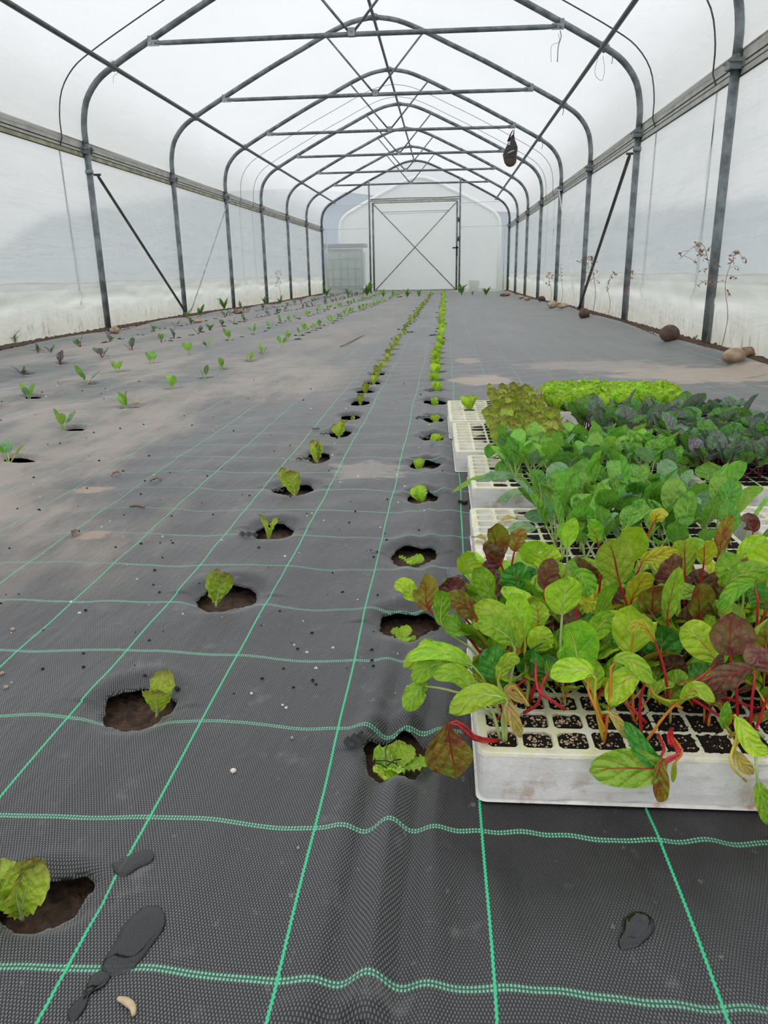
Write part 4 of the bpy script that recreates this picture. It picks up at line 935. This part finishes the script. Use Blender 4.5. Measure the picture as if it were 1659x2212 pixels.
for t in (1, 2):
    for a in range(12):
        for b in range(8):
            if a < (3 if t == 1 else 2): continue
            if t == 2 and b == 0: continue
            if gK.random() < .15 and (t, a, b) not in kp: continue
            r = koh_root(t, a, b); n = 3; k0 = gK.uniform(0, 6.28)
            for q in range(n if not (t == 1 and a >= 9) else 1): link('leaf', gK.choice(V_KOH), r, (0, 0, 0), (gK.uniform(-.2, .2), gK.uniform(-.15, .25), k0+q*6.28/n+gK.uniform(-.5, .5)), gK.uniform(.75, 1.05) if t == 1 else gK.uniform(.72, .92))
for (t, a, b), r in kp.items():
    tag(r, 'kohlrabi seedling with bluish-green leaves, %s cell from the left, %s row, %s kohlrabi tray' % (ORD[a], EDGE[b], 'nearer' if t == 1 else 'farther'), 'plant', 'kohlrabi seedlings in the trays')

# ---------------------------------------------------------------- lettuces and red cabbages in the trays
gL = random.Random(31)
for t, nm in ((3, 'nearer'), (4, 'farther')):
    for a in range(7):
        for b in range(9):
            if a < (2 if t == 3 else 3) or (t == 3 and b == 0 and a == 4): continue
            r = plant('lettuce_seedling', cell(t, a, b), V_OAK, 3, 'bronze-tipped lettuce seedling, %s cell from the left, %s row, %s lettuce tray' % (ORD[a], EDGE[b], nm), 'plant', 'bronze-tipped lettuce seedlings in trays', .12, (.72, .98), gL)
c_ = cell(4, 1, 4); plant('lettuce_seedling', c_, V_LET, 4, 'single pale green lettuce seedling standing in the empty end of the lettuce tray', 'plant', None, .3, (1.0, 1.2), gL)
for a in range(12):
    for b in range(9):
        if gL.random() < .04: continue
        plant('lettuce_seedling', cell(8, a, b), V_LET, 4, 'pale lime lettuce seedling, %s cell from the left, %s row of the farthest tray' % (ORD[a], EDGE[b]), 'plant', 'pale lime lettuce seedlings in the farthest tray', .35, (.95, 1.2), gL)
for t, nm in ((6, 'tray at the right edge'), (7, 'tray beside the lettuces')):
    for a in range(12):
        for b in range(8):
            if gL.random() < .30 or (t == 6 and b == 0 and a < 3): continue
            plant('red_cabbage_seedling', cell(t, a, b), V_CAB, 4, 'red cabbage seedling, %s cell from the left, %s row, %s' % (ORD[a], EDGE[b], nm), 'plant', 'red cabbage seedlings in trays', .25, (.85, 1.2), gL)
# leaves fallen on the empty cells
for i, (x, y, k) in enumerate(((1052, 1170, 'wilt'), (1118, 1122, 'wilt'))):
    p = gp(x, y, TH+.004); o = link('fallen_leaf', leaf_mesh('fallen_leaf', [(0, 0, 0), (.008, 0, .003), (.02, .002, .004), (.036, 0, 0)], .1, .022, (0, 0, 1), [L_[k], S_['dry']], 'chard', .4, .05, 2, .0008, 6, 8, i), None, p, (0, 0, 2.4+i))
    tag(o, ['withered tan leaf lying on the empty cells behind the chard', 'curled tan leaf lying under the nearest kohlrabi stalks'][i], 'leaf')

# ================================================================ planted rows
gR = random.Random(77)
def row_plant(name, x, y, vs, n, label, group, sc, z=None):
    return plant(name, (x, y, fh(x, y)-.016 if z is None else z), vs, n, label, 'plant', group, .35, sc, gR)
for i, q in enumerate(row1):
    c = gp(q[0], q[1]); off = [(-55, 10), (38, 0), (-25, 5), (-12, 8), (0, 6), (-3, 4), (-2, 3), (4, 3)][i] if i < 8 else (0, 1)
    c2 = gp(q[0]+off[0], q[1]+off[1]); sc = (.80, 1.0) if i not in (7,) else (.35, .45)
    row_plant('lettuce_seedling', c2.x, c2.y, V_OAK, [5, 2, 2, 2, 3, 3, 3, 2][i] if i < 8 else 3, '%s bronze-tipped lettuce from the front in the row left of the trays' % ORD[i], 'lettuces planted in the left lettuce row', sc)
for i, q in enumerate(row2):
    off = [(8, 20), (-10, 14), (-3, 8), (0, 2), (-16, 3), (4, 3), (4, 2), (-2, 1)][i]; c2 = gp(q[0]+off[0], q[1]+off[1])
    row_plant('lettuce_seedling', c2.x, c2.y, V_FLAT if i in (0, 1, 2) else V_LET, [6, 4, 4, 4, 3, 3, 3, 3][i], '%s pale lime lettuce from the front in the row alongside the trays' % ORD[i], 'lettuces planted alongside the trays', (.55, .75) if i else (.68, .85))
y = 4.55; i = 12
while y < YEND-.6:
    near = y < 6.2; x = -.405+gR.uniform(-.02, .02)
    if gR.random() > .08:
        row_plant('lettuce_seedling', x, y, V_OAK, 3, '%s bronze-tipped lettuce from the front in the row left of the trays' % ordw(i), 'lettuces planted in the left lettuce row' if i < 16 else 'far lettuces of the left lettuce row', (.6, .95), fh(x, y)-.012)
    y += .375; i += 1
y = 3.90; i = 8
while y < YEND-.6:
    x = -.040+gR.uniform(-.02, .02)
    row_plant('lettuce_seedling', x, y, V_LET, 4, '%s pale lime lettuce from the front in the row alongside the trays' % ordw(i), 'lettuces planted alongside the trays' if i < 16 else 'far lettuces of the right lettuce row', (.75, 1.2), fh(x, y)-.010)
    y += .372; i += 1
def leftrow(px, name, vs, kindw, roww, x0, ystart, st, ox, sc):
    for i, q in enumerate(px):
        c = gp(q[0]+ox(i), q[1]+3); row_plant(name, c.x, c.y, vs, 3, '%s %s seedling from the front in the %s' % (ORD[i], kindw, roww), kindw+' seedlings in the '+roww, sc)
    i = len(px); y = ystart
    while y < YEND-.7:
        x = x0+gR.uniform(-.05, .05)+(y-6)*.006
        if gR.random() > .1:
            row_plant(name, x, y, vs, gR.choice((2, 3, 3)), '%s %s seedling from the front in the %s' % (ordw(i), kindw, roww), (kindw+' seedlings in the '+roww) if i < 16 else ('far %s seedlings of the %s' % (kindw, roww)), sc, fh(x, y)-.008)
        y += st*gR.uniform(.85, 1.15); i += 1
leftrow(rowC, 'kohlrabi_seedling', V_SKOH, 'kohlrabi', 'kohlrabi row nearer the lettuces', -1.39, 6.35, .5, lambda i: [-22, -28, -8, -6, 0, -8, 0, 0][i], (1.2, 1.6))
leftrow(rowD, 'kohlrabi_seedling', V_SKOH, 'kohlrabi', 'kohlrabi row next to the cabbages', -1.95, 5.8, .5, lambda i: -8, (1.15, 1.6))
leftrow(rowE, 'red_cabbage_seedling', V_SCAB, 'red cabbage', 'cabbage row next to the kohlrabi', -2.58, 6.8, .52, lambda i: -4, (1.1, 1.6))
leftrow(rowF, 'red_cabbage_seedling', V_SCAB, 'red cabbage', 'cabbage row along the left wall', -3.16, 8.2, .55, lambda i: 0, (1.1, 1.7))
# dark clumps standing in for the far planting holes, which are not cut
mb = MB()
for x0 in (-.405, -.04, -1.39, -1.95, -2.58, -3.16):
    y = 7.0
    while y < YEND-.7:
        x = x0+gR.uniform(-.05, .05); z = fh(x, y)
        for _ in range(3):
            a = gR.uniform(.012, .03); px, py = x+gR.uniform(-.04, .04), y+gR.uniform(-.03, .03); mb.add([(px-a, py-a*.6, z), (px+a, py-a*.5, z), (px+a*.8, py+a*.6, z), (px-a*.9, py+a*.5, z), (px, py, z+a*.35)], [(0,1,4),(1,2,4),(2,3,4),(3,0,4)])
        y += .4
o = mb.build('far_hole_clumps', PEAT, None, False); tag(o, 'dark clumps standing in for the planting holes of the far plants', 'soil', None, 'stuff')

# ================================================================ loose things
STONE = NT('field_stone'); p_ = STONE.obj(); n1 = STONE.noise(p_, 9, 6, .65); n2 = STONE.noise(p_, 30, 4)
def m_stone(name, a, b, c2):
    t = NT(name); p = t.obj(); n = t.noise(p, 14, 6, .65); n2 = t.noise(p, 5, 3); c = t.mix(t.ramp(n, .35, .65), a, b); c = t.mix(t.ramp(n2, .55, .7, 0, .8), c, c2)
    return t.done(t.pbr(c, .85, 0, t.bump(n, .6, .02), .3))
ST_B = m_stone('brown_stone', (.10, .065, .05), (.17, .12, .09), (.13, .09, .07)); ST_T = m_stone('tan_stone', (.34, .23, .15), (.55, .41, .29), (.72, .62, .52)); ST_R = m_stone('rough_soil_clod', (.16, .10, .06), (.34, .24, .15), (.42, .33, .23))
def stone(px, py, w, hgt, dpt, mt, label, seed, rough=.06, ico=3):
    c = gp(px, py); bm = bmesh.new(); bmesh.ops.create_icosphere(bm, subdivisions=ico, radius=1)
    for v in bm.verts:
        q = v.co*1.3+Vector((seed*3.1, 0, 0)); f = 1+rough*2*mn.noise(q)+rough*mn.noise(q*2.7); v.co = Vector((v.co.x*w/2*f, v.co.y*dpt/2*f, v.co.z*hgt/2*f))
    me = bpy.data.meshes.new('stone'); bm.to_mesh(me); bm.free(); me.materials.append(mt); me.polygons.foreach_set('use_smooth', [True]*len(me.polygons))
    x, y = c.x, c.y+dpt*.4; o = link('stone', me, None, (x, y, fh(x, y)+hgt*.40), (0, 0, seed)); tag(o, label, 'stone'); return o
stone(1449, 745, .17, .135, .15, ST_B, 'round dark brown ball-like stone on the cloth by the right wall', 1, .02)
stone(1588, 795, .135, .095, .12, ST_T, 'pale tan stone with white streaks, front one of the pair by the right wall', 2, .10)
stone(1617, 782, .10, .09, .11, ST_R, 'brown stone tucked behind the pale tan one by the right wall', 3, .12)
stone(1263, 689, .14, .13, .13, ST_B, 'round brown stone beside the foot of the dark right brace', 4, .05)
stone(1194, 666, .18, .12, .15, ST_T, 'tall tan stone, left of two side by side at the right wall', 5, .14)
stone(1217, 670, .17, .07, .12, ST_T, 'flat tan stone, right of two side by side at the right wall', 6, .12)
stone(1170, 652, .16, .10, .13, ST_B, 'dark brown stone beyond the two tan ones at the right wall', 7, .08)
stone(1140, 646, .14, .09, .12, ST_T, 'small tan stone farther along the right wall', 8, .12)
stone(1126, 641, .12, .07, .12, ST_T, 'smallest tan stone towards the end of the right wall', 9, .12)
stone(1092, 635, .30, .09, .15, ST_R, 'flat brown clod at the far right corner of the tunnel', 10, .15)
stone(245, 722, .13, .08, .10, ST_T, 'tan stone at the foot of the first left post', 11, .10)
stone(425, 696, .13, .06, .10, ST_T, 'flat tan stone at the foot of the dark left brace', 12, .12)
stone(512, 679, .14, .08, .11, ST_R, 'brown stone at the foot of the third left post', 13, .12)
stone(863, 638, .30, .05, .15, ST_T, 'flat tan stone lying in front of the end door', 14, .12)
# pebbles, clods and litter near the viewer
WP = plain('white_perlite', (.80, .74, .64), .7, 0, .12, 200); TP = plain('tan_pebble', (.42, .31, .23), .8, 0, .2, 200); DP = plain('dark_clod', (.022, .016, .013), .9, 0, .3, 200)
def pebble(px, py, r_, mt, label, group=None, nm='pebble', i=[0]):
    i[0] += 1; c = gp(px, py); bm = bmesh.new(); bmesh.ops.create_icosphere(bm, subdivisions=2, radius=1)
    for v in bm.verts: f = 1+.28*mn.noise(v.co*1.5+Vector((i[0]*2.7, 0, 0))); v.co = Vector((v.co.x*r_*f, v.co.y*r_*.85*f, v.co.z*r_*.7*f))
    me = bpy.data.meshes.new(nm); bm.to_mesh(me); bm.free(); me.materials.append(mt); o = link(nm, me, None, (c.x, c.y, fh(c.x, c.y)+r_*.5), (0, 0, i[0])); tag(o, label, 'pebble' if nm == 'pebble' else 'clod', group)
for q in ((504, 1668, .0040, WP, 'largest cream pebble on the cloth, left of the nearest lime lettuce'), (543, 1497, .0026, WP, 'tiny cream pebble between the second and third cross threads'),
          (610, 1519, .0022, WP, 'left one of two tiny cream pebbles close together'), (618, 1525, .0026, WP, 'right one of two tiny cream pebbles close together'), (631, 1591, .0028, TP, 'tan pebble just below the third cross thread'),
          (27, 1358, .0045, TP, 'tan pebble at the left edge of the picture'), (12, 1483, .0042, TP, 'flat tan pebble at the left edge below another one'), (4, 1451, .0042, TP, 'tan pebble cut by the left edge of the picture'),
          (181, 1444, .0030, DP, 'dark soil crumb near the green thread at the left'), (92, 1445, .0028, DP, 'dark soil crumb left of another one at the left'), (185, 1318, .0032, DP, 'dark soil crumb left of the third lettuce'),
          (383, 1485, .0045, DP, 'black cloth scrap right of the second planting hole'), (480, 1338, .0020, TP, 'tiny tan crumb under the third planting hole'), (570, 1352, .0018, TP, 'tiny tan crumb between two green threads'),
          (644, 1834, .0020, TP, 'tiny tan grain beside the long green thread near the front'), (874, 1051, .0034, WP, 'cream pebble left of the trays in the lime lettuce row'), (905, 968, .0030, WP, 'pale pebble above the slotted hole in the lime lettuce row')):
    pebble(*q)
mb = MB(); gP = random.Random(3); mb2 = MB()
for _ in range(210):
    px, py = gP.uniform(0, 1000), 820+680*gP.random()**1.3; c = gp(px, py)
    if c.x > .0 or c.x < -2.2: continue
    if any(abs(c.x-h[0]) < h[2]*1.1 and abs(c.y-h[1]) < h[3]*1.2 for h in HOLES): continue
    z = fh(c.x, c.y); a = gP.uniform(.0012, .0032)*(1+.25*c.y); M_ = mb if gP.random() < .6 else mb2; x, y = c.x, c.y
    M_.add([(x-a, y-a*.5, z-.001), (x+a, y-a*.6, z-.001), (x+a*.7, y+a*.7, z-.001), (x-a*.8, y+a*.6, z-.001), (x-a*.4, y-a*.2, z+a*.8), (x+a*.4, y+a*.1, z+a*.9)], [(0,1,5,4),(1,2,5),(2,3,4,5),(3,0,4)])
tag(mb.build('soil_crumbs', DP, None, False), 'dark soil crumbs sprinkled on the cloth around the lettuce rows', 'soil', None, 'stuff')
tag(mb2.build('pale_grit', WP, None, False), 'pale perlite grit sprinkled on the cloth around the lettuce rows', 'grit', None, 'stuff')
STRAW = plain('dry_straw', (.62, .48, .30), .7, 0, .25, 60)
def stick(pts, r_, mt, label, cat, nm, lift=.003, n=6):
    P = [gp(*p) for p in pts]; P = [Vector((p.x, p.y, fh(p.x, p.y)+lift)) for p in P]; mb = MB(); q = spline(P, 10); k = len(q)
    mb.tube(q, [r_*(.5+.6*math.sin(PI*(i+.6)/(k+.2))) for i in range(k)], n); tag(mb.build(nm, mt), label, cat)
stick([(256, 2165), (272, 2172), (288, 2186), (290, 2205)], .0030, STRAW, 'short pale bit of dry stalk near the front left', 'straw', 'dry_stalk')
stick([(735, 750), (765, 735), (786, 725)], .006, S_['dry'], 'long brown stick lying on the cloth between lettuce and kohlrabi rows', 'stick', 'stick', .008)
stick([(280, 1101), (297, 1099), (313, 1102)], .003, S_['dry'], 'short brown twig on the dusty cloth left of the lettuces', 'stick', 'stick')
stick([(990, 1084), (1003, 1087), (1010, 1083)], .004, DP, 'dark twig against the left side of the kohlrabi tray', 'stick', 'stick')
for i, (px, py, lb) in enumerate(((337, 1047, 'crumpled tan leaf on the dusty cloth, right one of two'), (250, 1029, 'crumpled tan leaf on the dusty cloth, left one of two'), (170, 1165, 'brown crumpled leaf on the dusty cloth at the far left'), (309, 876, 'cream fallen leaf beside a kohlrabi seedling'), (142, 838, 'cream shell-like crumb between kohlrabi seedlings'), (507, 872, 'brown leaf scrap on the dusty patch'))):
    c = gp(px, py); w = [.035, .03, .03, .05, .03, .03][i]
    o = link('dry_leaf', leaf_mesh('dry_leaf', [(0, 0, 0), (w*.3, 0, .006), (w*.7, .003, .008), (w, 0, .002)], .06, w*.6, (0, 0, 1), [L_['wilt'] if i > 2 else ST_R, S_['dry']], 'chard', .3, .12, 3, .0008, 6, 8, i), None, (c.x-w/2, c.y, fh(c.x, c.y)+.003), (0, 0, i*.7)); tag(o, lb, 'leaf')
# cut flaps and scraps of cloth at the holes
def flap(px, py, w, h_, ang, label, seed):
    c = gp(px, py); g = random.Random(seed); mb = MB(); n = 8; vs = []
    for i in range(n+1):
        for j in range(3):
            x = (i/n-.5)*w; y = (j-1)*h_/2*(1-.5*abs(i/n-.5)); vs.append((x, y+.002*g.uniform(-1, 1), .004+.006*math.sin(i*1.1+seed)**2+.003*(j == 2)))
    mb.add(vs, [(i*3+j, (i+1)*3+j, (i+1)*3+j+1, i*3+j+1) for i in range(n) for j in range(2)]); o = mb.build('cloth_scrap', CLOTHB); o.location = (c.x, c.y, fh(c.x, c.y)); o.rotation_euler = (0, 0, ang); tag(o, label, 'cloth scrap')
CLOTHB = plain('cut_black_cloth', (.012, .012, .013), .45, 0, .3, 200, .3)
flap(537, 1162, .045, .020, -.2, 'frayed black cloth scrap at the fourth planting hole from the front', 1)
flap(600, 1059, .035, .012, .1, 'frayed black cloth scrap at the fifth planting hole', 2)
flap(655, 992, .05, .010, -.1, 'black cloth strip at the sixth planting hole', 3)
flap(706, 940, .05, .008, .3, 'thin black cloth strip at the seventh planting hole', 4)
flap(682, 930, .03, .015, .2, 'small black scrap left of the seventh lettuce', 5)
flap(768, 1612, .03, .014, .7, 'black cloth scrap left of the nearest lime lettuce hole', 6)
flap(917, 902, .06, .016, .0, 'frayed black cloth scrap at the seventh hole of the lime lettuce row', 7)
flap(912, 944, .05, .018, .0, 'crumpled black cloth scrap at the sixth hole of the lime lettuce row', 8)
# black threads across the nearest lime lettuce
for i, (a, b) in enumerate((((806, 1644), (858, 1650)), ((832, 1617), (834, 1652)), ((808, 1648), (836, 1660)), ((836, 1654), (866, 1640)))):
    pa, pb = gp(*a, .012), gp(*b, .014); mb = MB(); mb.tube([pa, pa.lerp(pb, .5)+Vector((0, 0, .003)), pb], .0008, 5)
    tag(mb.build('loose_thread', CLOTHB if i != 1 else GALVD), ['long level black thread across the nearest lime lettuce', 'upright grey thread standing in the nearest lime lettuce', 'short black thread at the left tip of the nearest lime lettuce', 'slanting black thread on the nearest lime lettuce'][i], 'thread')
# the next planting hole's torn edge peeping in at the very front
# ---------------------------------------------------------------- water on the cloth
WAT = NT('standing_water'); fr = WAT.node('ShaderNodeFresnel', IOR=1.6)
WAT = WAT.done(WAT.mixs(fr, WAT.node('ShaderNodeBsdfTransparent', Color=(.30, .31, .32, 1)), WAT.node('ShaderNodeBsdfAnisotropic', Color=(1, 1, 1, 1), Roughness=.04)))
def puddle(poly, h_, label, seed):
    P = [gp(*p) for p in poly]; P = spline(P+[P[0]], len(P)*5)[:-1]
    if sum(a.x*b.y-b.x*a.y for a, b in zip(P, P[1:]+P[:1])) < 0: P = P[::-1]; cx = sum(p.x for p in P)/len(P); cy = sum(p.y for p in P)/len(P); n = len(P); vs = []; rings = [1, .97, .9, .78, .6, .4, .2]
    for k, s in enumerate(rings):
        z = h_*(1-s**6)**.5 if k else 0
        for p in P:
            x, y = cx+(p.x-cx)*s, cy+(p.y-cy)*s; vs.append((x, y, sum(fh(cx+(x-cx)*.6+dx, cy+(y-cy)*.6+dy) for dx, dy in ((.012, 0), (-.012, 0), (0, .012), (0, -.012)))/4*(1-s)+fh(x, y)*s+.0006+z-(.001 if k == 0 else 0)))
    vs.append((cx, cy, fh(cx, cy)+.0006+h_)); mb = MB(); m_ = len(rings)
    mb.add(vs, [(k*n+i, k*n+(i+1) % n, (k+1)*n+(i+1) % n, (k+1)*n+i) for k in range(m_-1) for i in range(n)]+[((m_-1)*n+i, (m_-1)*n+(i+1) % n, m_*n) for i in range(n)])
    tag(mb.build('puddle', WAT), label, 'puddle', 'small puddles on the cloth')
def q7(l): return [(x/2, 1300+y/2) for x, y in l]
puddle(q7([(480, 1140), (520, 1115), (600, 1080), (650, 1072), (668, 1095), (655, 1125), (600, 1150), (560, 1180), (530, 1190), (500, 1180)]), .0022, 'small oval puddle lying across the green thread near the front left', 1)
puddle(q7([(560, 1365), (620, 1320), (690, 1322), (716, 1370), (712, 1420), (670, 1480), (600, 1570), (560, 1600), (480, 1620), (445, 1600), (440, 1560), (490, 1480), (530, 1400)]), .0026, 'large drop-shaped puddle at the front left', 2)
puddle(q7([(440, 1585), (480, 1610), (450, 1660), (390, 1690), (375, 1740), (340, 1790), (310, 1810), (290, 1790), (300, 1745), (350, 1700), (370, 1660), (395, 1610)]), .0018, 'thin runnel of water below the large puddle', 3)
puddle([(830+x/2, 1500+y/2) for x, y in [(1030, 965), (1075, 945), (1130, 955), (1165, 985), (1160, 1040), (1110, 1085), (1060, 1095), (1020, 1090), (1010, 1050), (1025, 1010)]], .0022, 'dark puddle in front of the chard tray', 4)
puddle([(962, 1232), (985, 1226), (1006, 1232), (1012, 1250), (990, 1262), (966, 1252)], .002, 'small puddle beside the empty tray\'s left side', 5)

# ---------------------------------------------------------------- weeds and dead plants along the walls
def weed(px, py, n, sc, label, grp=None):
    c = gp(px, py); plant('weed', (c.x, c.y, fh(c.x, c.y)), V_WEED, n, label, 'weed', grp, .3, (sc*1.2, sc*1.8), gR)
for q in ((433, 683, 8, 1.1, 'low weed at the left wall past the dark brace foot'), (485, 669, 14, 1.5, 'leafy green weed at the left wall before the third post'), (520, 664, 6, 1.0, 'small weed just past the third left post'),
          (572, 655, 10, 1.5, 'weed tuft at the foot of the fourth left post'), (606, 652, 7, 1.2, 'weed under the dead stalk at the left wall'), (705, 637, 9, 1.8, 'weed in the far left corner of the tunnel'),
          (752, 636, 10, 2.0, 'weed in front of the end film left of the door'), (793, 635, 16, 2.8, 'bushy weed at the left foot of the end door'), (828, 637, 9, 1.4, 'low weed just inside the door'), (880, 638, 12, 1.5, 'low weed in front of the middle of the door'), (905, 637, 9, 1.4, 'weed in front of the right part of the door'),
          (997, 633, 14, 2.3, 'grassy weed at the right foot of the end door'), (1020, 634, 6, 1.1, 'low weed below the white bucket'), (1050, 634, 12, 1.9, 'spreading weed at the end wall right of the bucket'), (30, 745, 8, 1.0, 'faint weed at the left wall edge of the picture'),
          (405, 692, 7, 1.0, 'small weed at the foot of the second left post'), (1437, 728, 3, .6, 'tiny green sprout behind the dark ball-like stone'), (1498, 742, 3, .5, 'tiny green sprout before the nearest right post'), (850, 636, 6, 1.0, 'thin weed near the flat stone at the door')):
    weed(*q)
def dead(px, py, Y, hgt, lean, label, seed, n=9, curl=1.0, rr=.003):
    g = random.Random(seed); b = yp(px, py, Y); r = empty('dead_weed', b); tag(r, label, 'dead plant', 'dead weeds along the walls'); mb = MB()
    L = [Vector((0, 0, 0)), Vector((lean*.1, 0, hgt*.4)), Vector((lean*.45, .02, hgt*.8)), Vector((lean, .03, hgt*(1-.25*curl*.3)))]; q = spline(L, 16); mb.tube(q, [rr*(1-.7*i/16) for i in range(17)], 5); mb.build('stem', S_['dry'], r)
    mb = MB()
    for i in range(n):
        k = 5+int(i*11/n); a = q[min(16, k)]; d = Vector((g.uniform(-1, 1), g.uniform(-.6, .6), g.uniform(-.2, .8)))*hgt*.16; e = a+d
        mb.tube([a, a+d*.5+Vector((0, 0, .01)), e], rr*.35, 4)
        for _ in range(3):
            c = a.lerp(e, g.uniform(.5, 1)); s = g.uniform(.006, .014); u = Vector((g.uniform(-1, 1), g.uniform(-1, 1), g.uniform(-1, 1))).normalized()*s; v = Vector((g.uniform(-1, 1), g.uniform(-1, 1), g.uniform(-1, 1))).normalized()*s*.6
            mb.add([c, c+u+v, c+u*2, c+u-v], [(0, 1, 2, 3)])
    o = mb.build('dry_leaves', S_['dry'], r); o['kind'] = 'stuff'
xw = CX+HW-.12
def onwall(px, py, X):
    d = ray(px, py); return CP+d*(X/d.x)
def deadw(px, py, X, *a, **k):
    p = onwall(px, py, X); dead_at(p, *a, **k)
def dead_at(p, hgt, lean, label, seed, n=9, rr=.003):
    g = random.Random(seed); gz = fh(min(1.87, max(-3.69, p.x)), p.y); r = empty('dead_weed', (p.x, p.y, gz)); tag(r, label, 'dead plant', 'dead weeds along the walls'); mb = MB(); h0 = p.z-gz+hgt
    L = [Vector((0, 0, 0)), Vector((.02, 0, h0*.35)), Vector((-.02, 0, h0*.7)), Vector((lean*.4, .03, h0)), Vector((lean, .05, h0-hgt*.45))]; q = spline(L, 20); mb.tube(q, [rr*(1-.6*i/20) for i in range(21)], 5); mb.build('stem', S_['dry'], r)
    mb = MB()
    for i in range(n):
        a = q[min(20, 9+int(i*11/n))]; d = Vector((g.uniform(-1, 1), g.uniform(-1, .6), g.uniform(-.9, .3)))*hgt*.38; e = a+d; mb.tube([a, a+d*.5+Vector((0, 0, .01)), e], rr*.4, 4)
        for _ in range(4):
            c = a.lerp(e, g.uniform(.4, 1)); s = g.uniform(.009, .020); u = Vector((g.uniform(-1, 1), g.uniform(-1, 1), g.uniform(-1, 1))).normalized()*s; v = Vector((g.uniform(-1, 1), g.uniform(-1, 1), g.uniform(-1, 1))).normalized()*s*.6
            mb.add([c, c+u+v, c+u*2, c+u-v], [(0, 1, 2, 3)])
    o = mb.build('dry_leaves', S_['dry'], r); o['kind'] = 'stuff'
deadw(1540, 600, 1.80, .22, -.22, 'feathery dead weed arching around the nearest right post', 1, 16, .003)
deadw(1575, 600, 1.84, .16, .10, 'dead weed sprig just right of the nearest right post', 2, 10, .0025)
deadw(1285, 600, 1.80, .25, -.16, 'rust-brown dead fern curling at the dark right brace', 3, 22, .004)
deadw(1318, 600, 1.82, .04, .08, 'short dead sprig right of the rust-brown fern', 4, 6, .003)
deadw(1358, 600, 1.84, .05, .06, 'dead sprig beside the right post of the first tie-bar hoop', 5, 7, .003)
deadw(1215, 590, 1.80, .12, -.10, 'wispy dead weed at the right wall beyond the brace', 6, 9, .003)
deadw(1190, 610, 1.80, .14, -.08, 'dense dead weed at the right wall, farther along', 7, 12, .003)
deadw(603, 620, CX-HW+.12, .35, -.08, 'tall dead stalk at the left wall', 8, 12, .004)
# ---------------------------------------------------------------- the bag and strings on the tie bars
b0 = yp(1108, 283, Y0+2*BAY-.05); bag = empty('hanging_bag', b0); tag(bag, 'black plastic bag with a brown lower half hanging from the third tie bar', 'bag')
BAGM = plain('black_bag_plastic', (.014, .012, .014), .3, 0, .4, 30, .4); BAGB = plain('brown_bag_contents', (.10, .065, .05), .7, 0, .3, 40, .3)
def blobm(rings, mt, nm, seed):
    mb = MB(); n = 18; vs = []; g = random.Random(seed)
    for (z, rx, ry, ox) in rings:
        for j in range(n):
            a = 2*PI*j/n; f = 1+.07*math.sin(3*a+z*20)+.05*math.sin(5*a-z*31); vs.append((ox+rx*f*math.cos(a), ry*f*math.sin(a), z))
    k = len(rings); mb.add(vs, [(i*n+j, i*n+(j+1) % n, (i+1)*n+(j+1) % n, (i+1)*n+j) for i in range(k-1) for j in range(n)]+[tuple(range(n)), tuple(range((k-1)*n, k*n))[::-1]]); return mb.build(nm, mt, bag)
blobm([(-.06, .012, .012, .0), (-.11, .035, .03, -.01), (-.17, .065, .05, -.01), (-.24, .095, .07, -.02), (-.30, .115, .08, -.03), (-.36, .115, .085, -.03), (-.40, .110, .085, -.03)], BAGM, 'bag_skin', 1)
blobm([(-.395, .108, .084, -.03), (-.44, .108, .084, -.03), (-.49, .092, .075, -.03), (-.53, .06, .05, -.03), (-.545, .02, .02, -.03)], BAGB, 'bag_bottom', 2)
for sx, x2 in ((-1, -.075), (1, .02)):
    mb = MB(); mb.tube([(sx*.01+.01, .02, .02), (x2*.5, -.01, -.05), (x2, -.01, -.16)], [.006, .012, .02], 6); mb.build('handle', BAGM, bag)
mb = MB(); mb.box((-.075, -.083, -.22), (-.045, -.072, -.165)); mb.build('label_patch', plain('pale_patch', (.62, .58, .54), .6), bag, False)
mb = MB(); mb.tube([(-.085, -.070, -.345), (-.03, -.092, -.325), (.03, -.075, -.30)], [.008, .016, .006], 6); mb.build('torn_lip', plain('torn_light_plastic', (.45, .42, .40), .6), bag)
STRG = plain('grey_string', (.30, .30, .29), .8)
def strg(pts, Y, label, r_=.0022):
    P = [yp(x, y, Y+i*.002) for i, (x, y) in enumerate(pts)]; mb = MB(); mb.tube(spline(P, 16), r_, 5); tag(mb.build('string', STRG), label, 'string')
strg([(1210, 66), (1212, 80), (1206, 100), (1204, 134)], Y0-.06, 'thick string end hanging from the first tie bar\'s right end', .005)
strg([(1206, 72), (1208, 90), (1192, 98), (1190, 118), (1191, 134)], Y0-.065, 'thin curled string beside the thick one on the first tie bar')
strg([(1300, 106), (1290, 130), (1285, 160), (1300, 174), (1306, 150), (1302, 120)], Y0-.05, 'loop of thin string at the right shoulder of the first tie-bar hoop')
strg([(1322, 118), (1323, 128), (1321, 138)], Y0-.05, 'short string end on the right curve of the first tie-bar hoop', .004)
strg([(248, 148), (254, 158), (246, 164), (244, 180)], Y0-.05, 'fine string end at the left shoulder of the first tie-bar hoop', .0018)
strg([(1216, 232), (1217, 240), (1215, 249)], Y0+BAY-.05, 'short string end at the right shoulder of the second tie-bar hoop', .005)
strg([(1170, 304), (1172, 314), (1170, 322)], Y0+2*BAY-.05, 'short string end at the right shoulder of the third tie-bar hoop', .005)
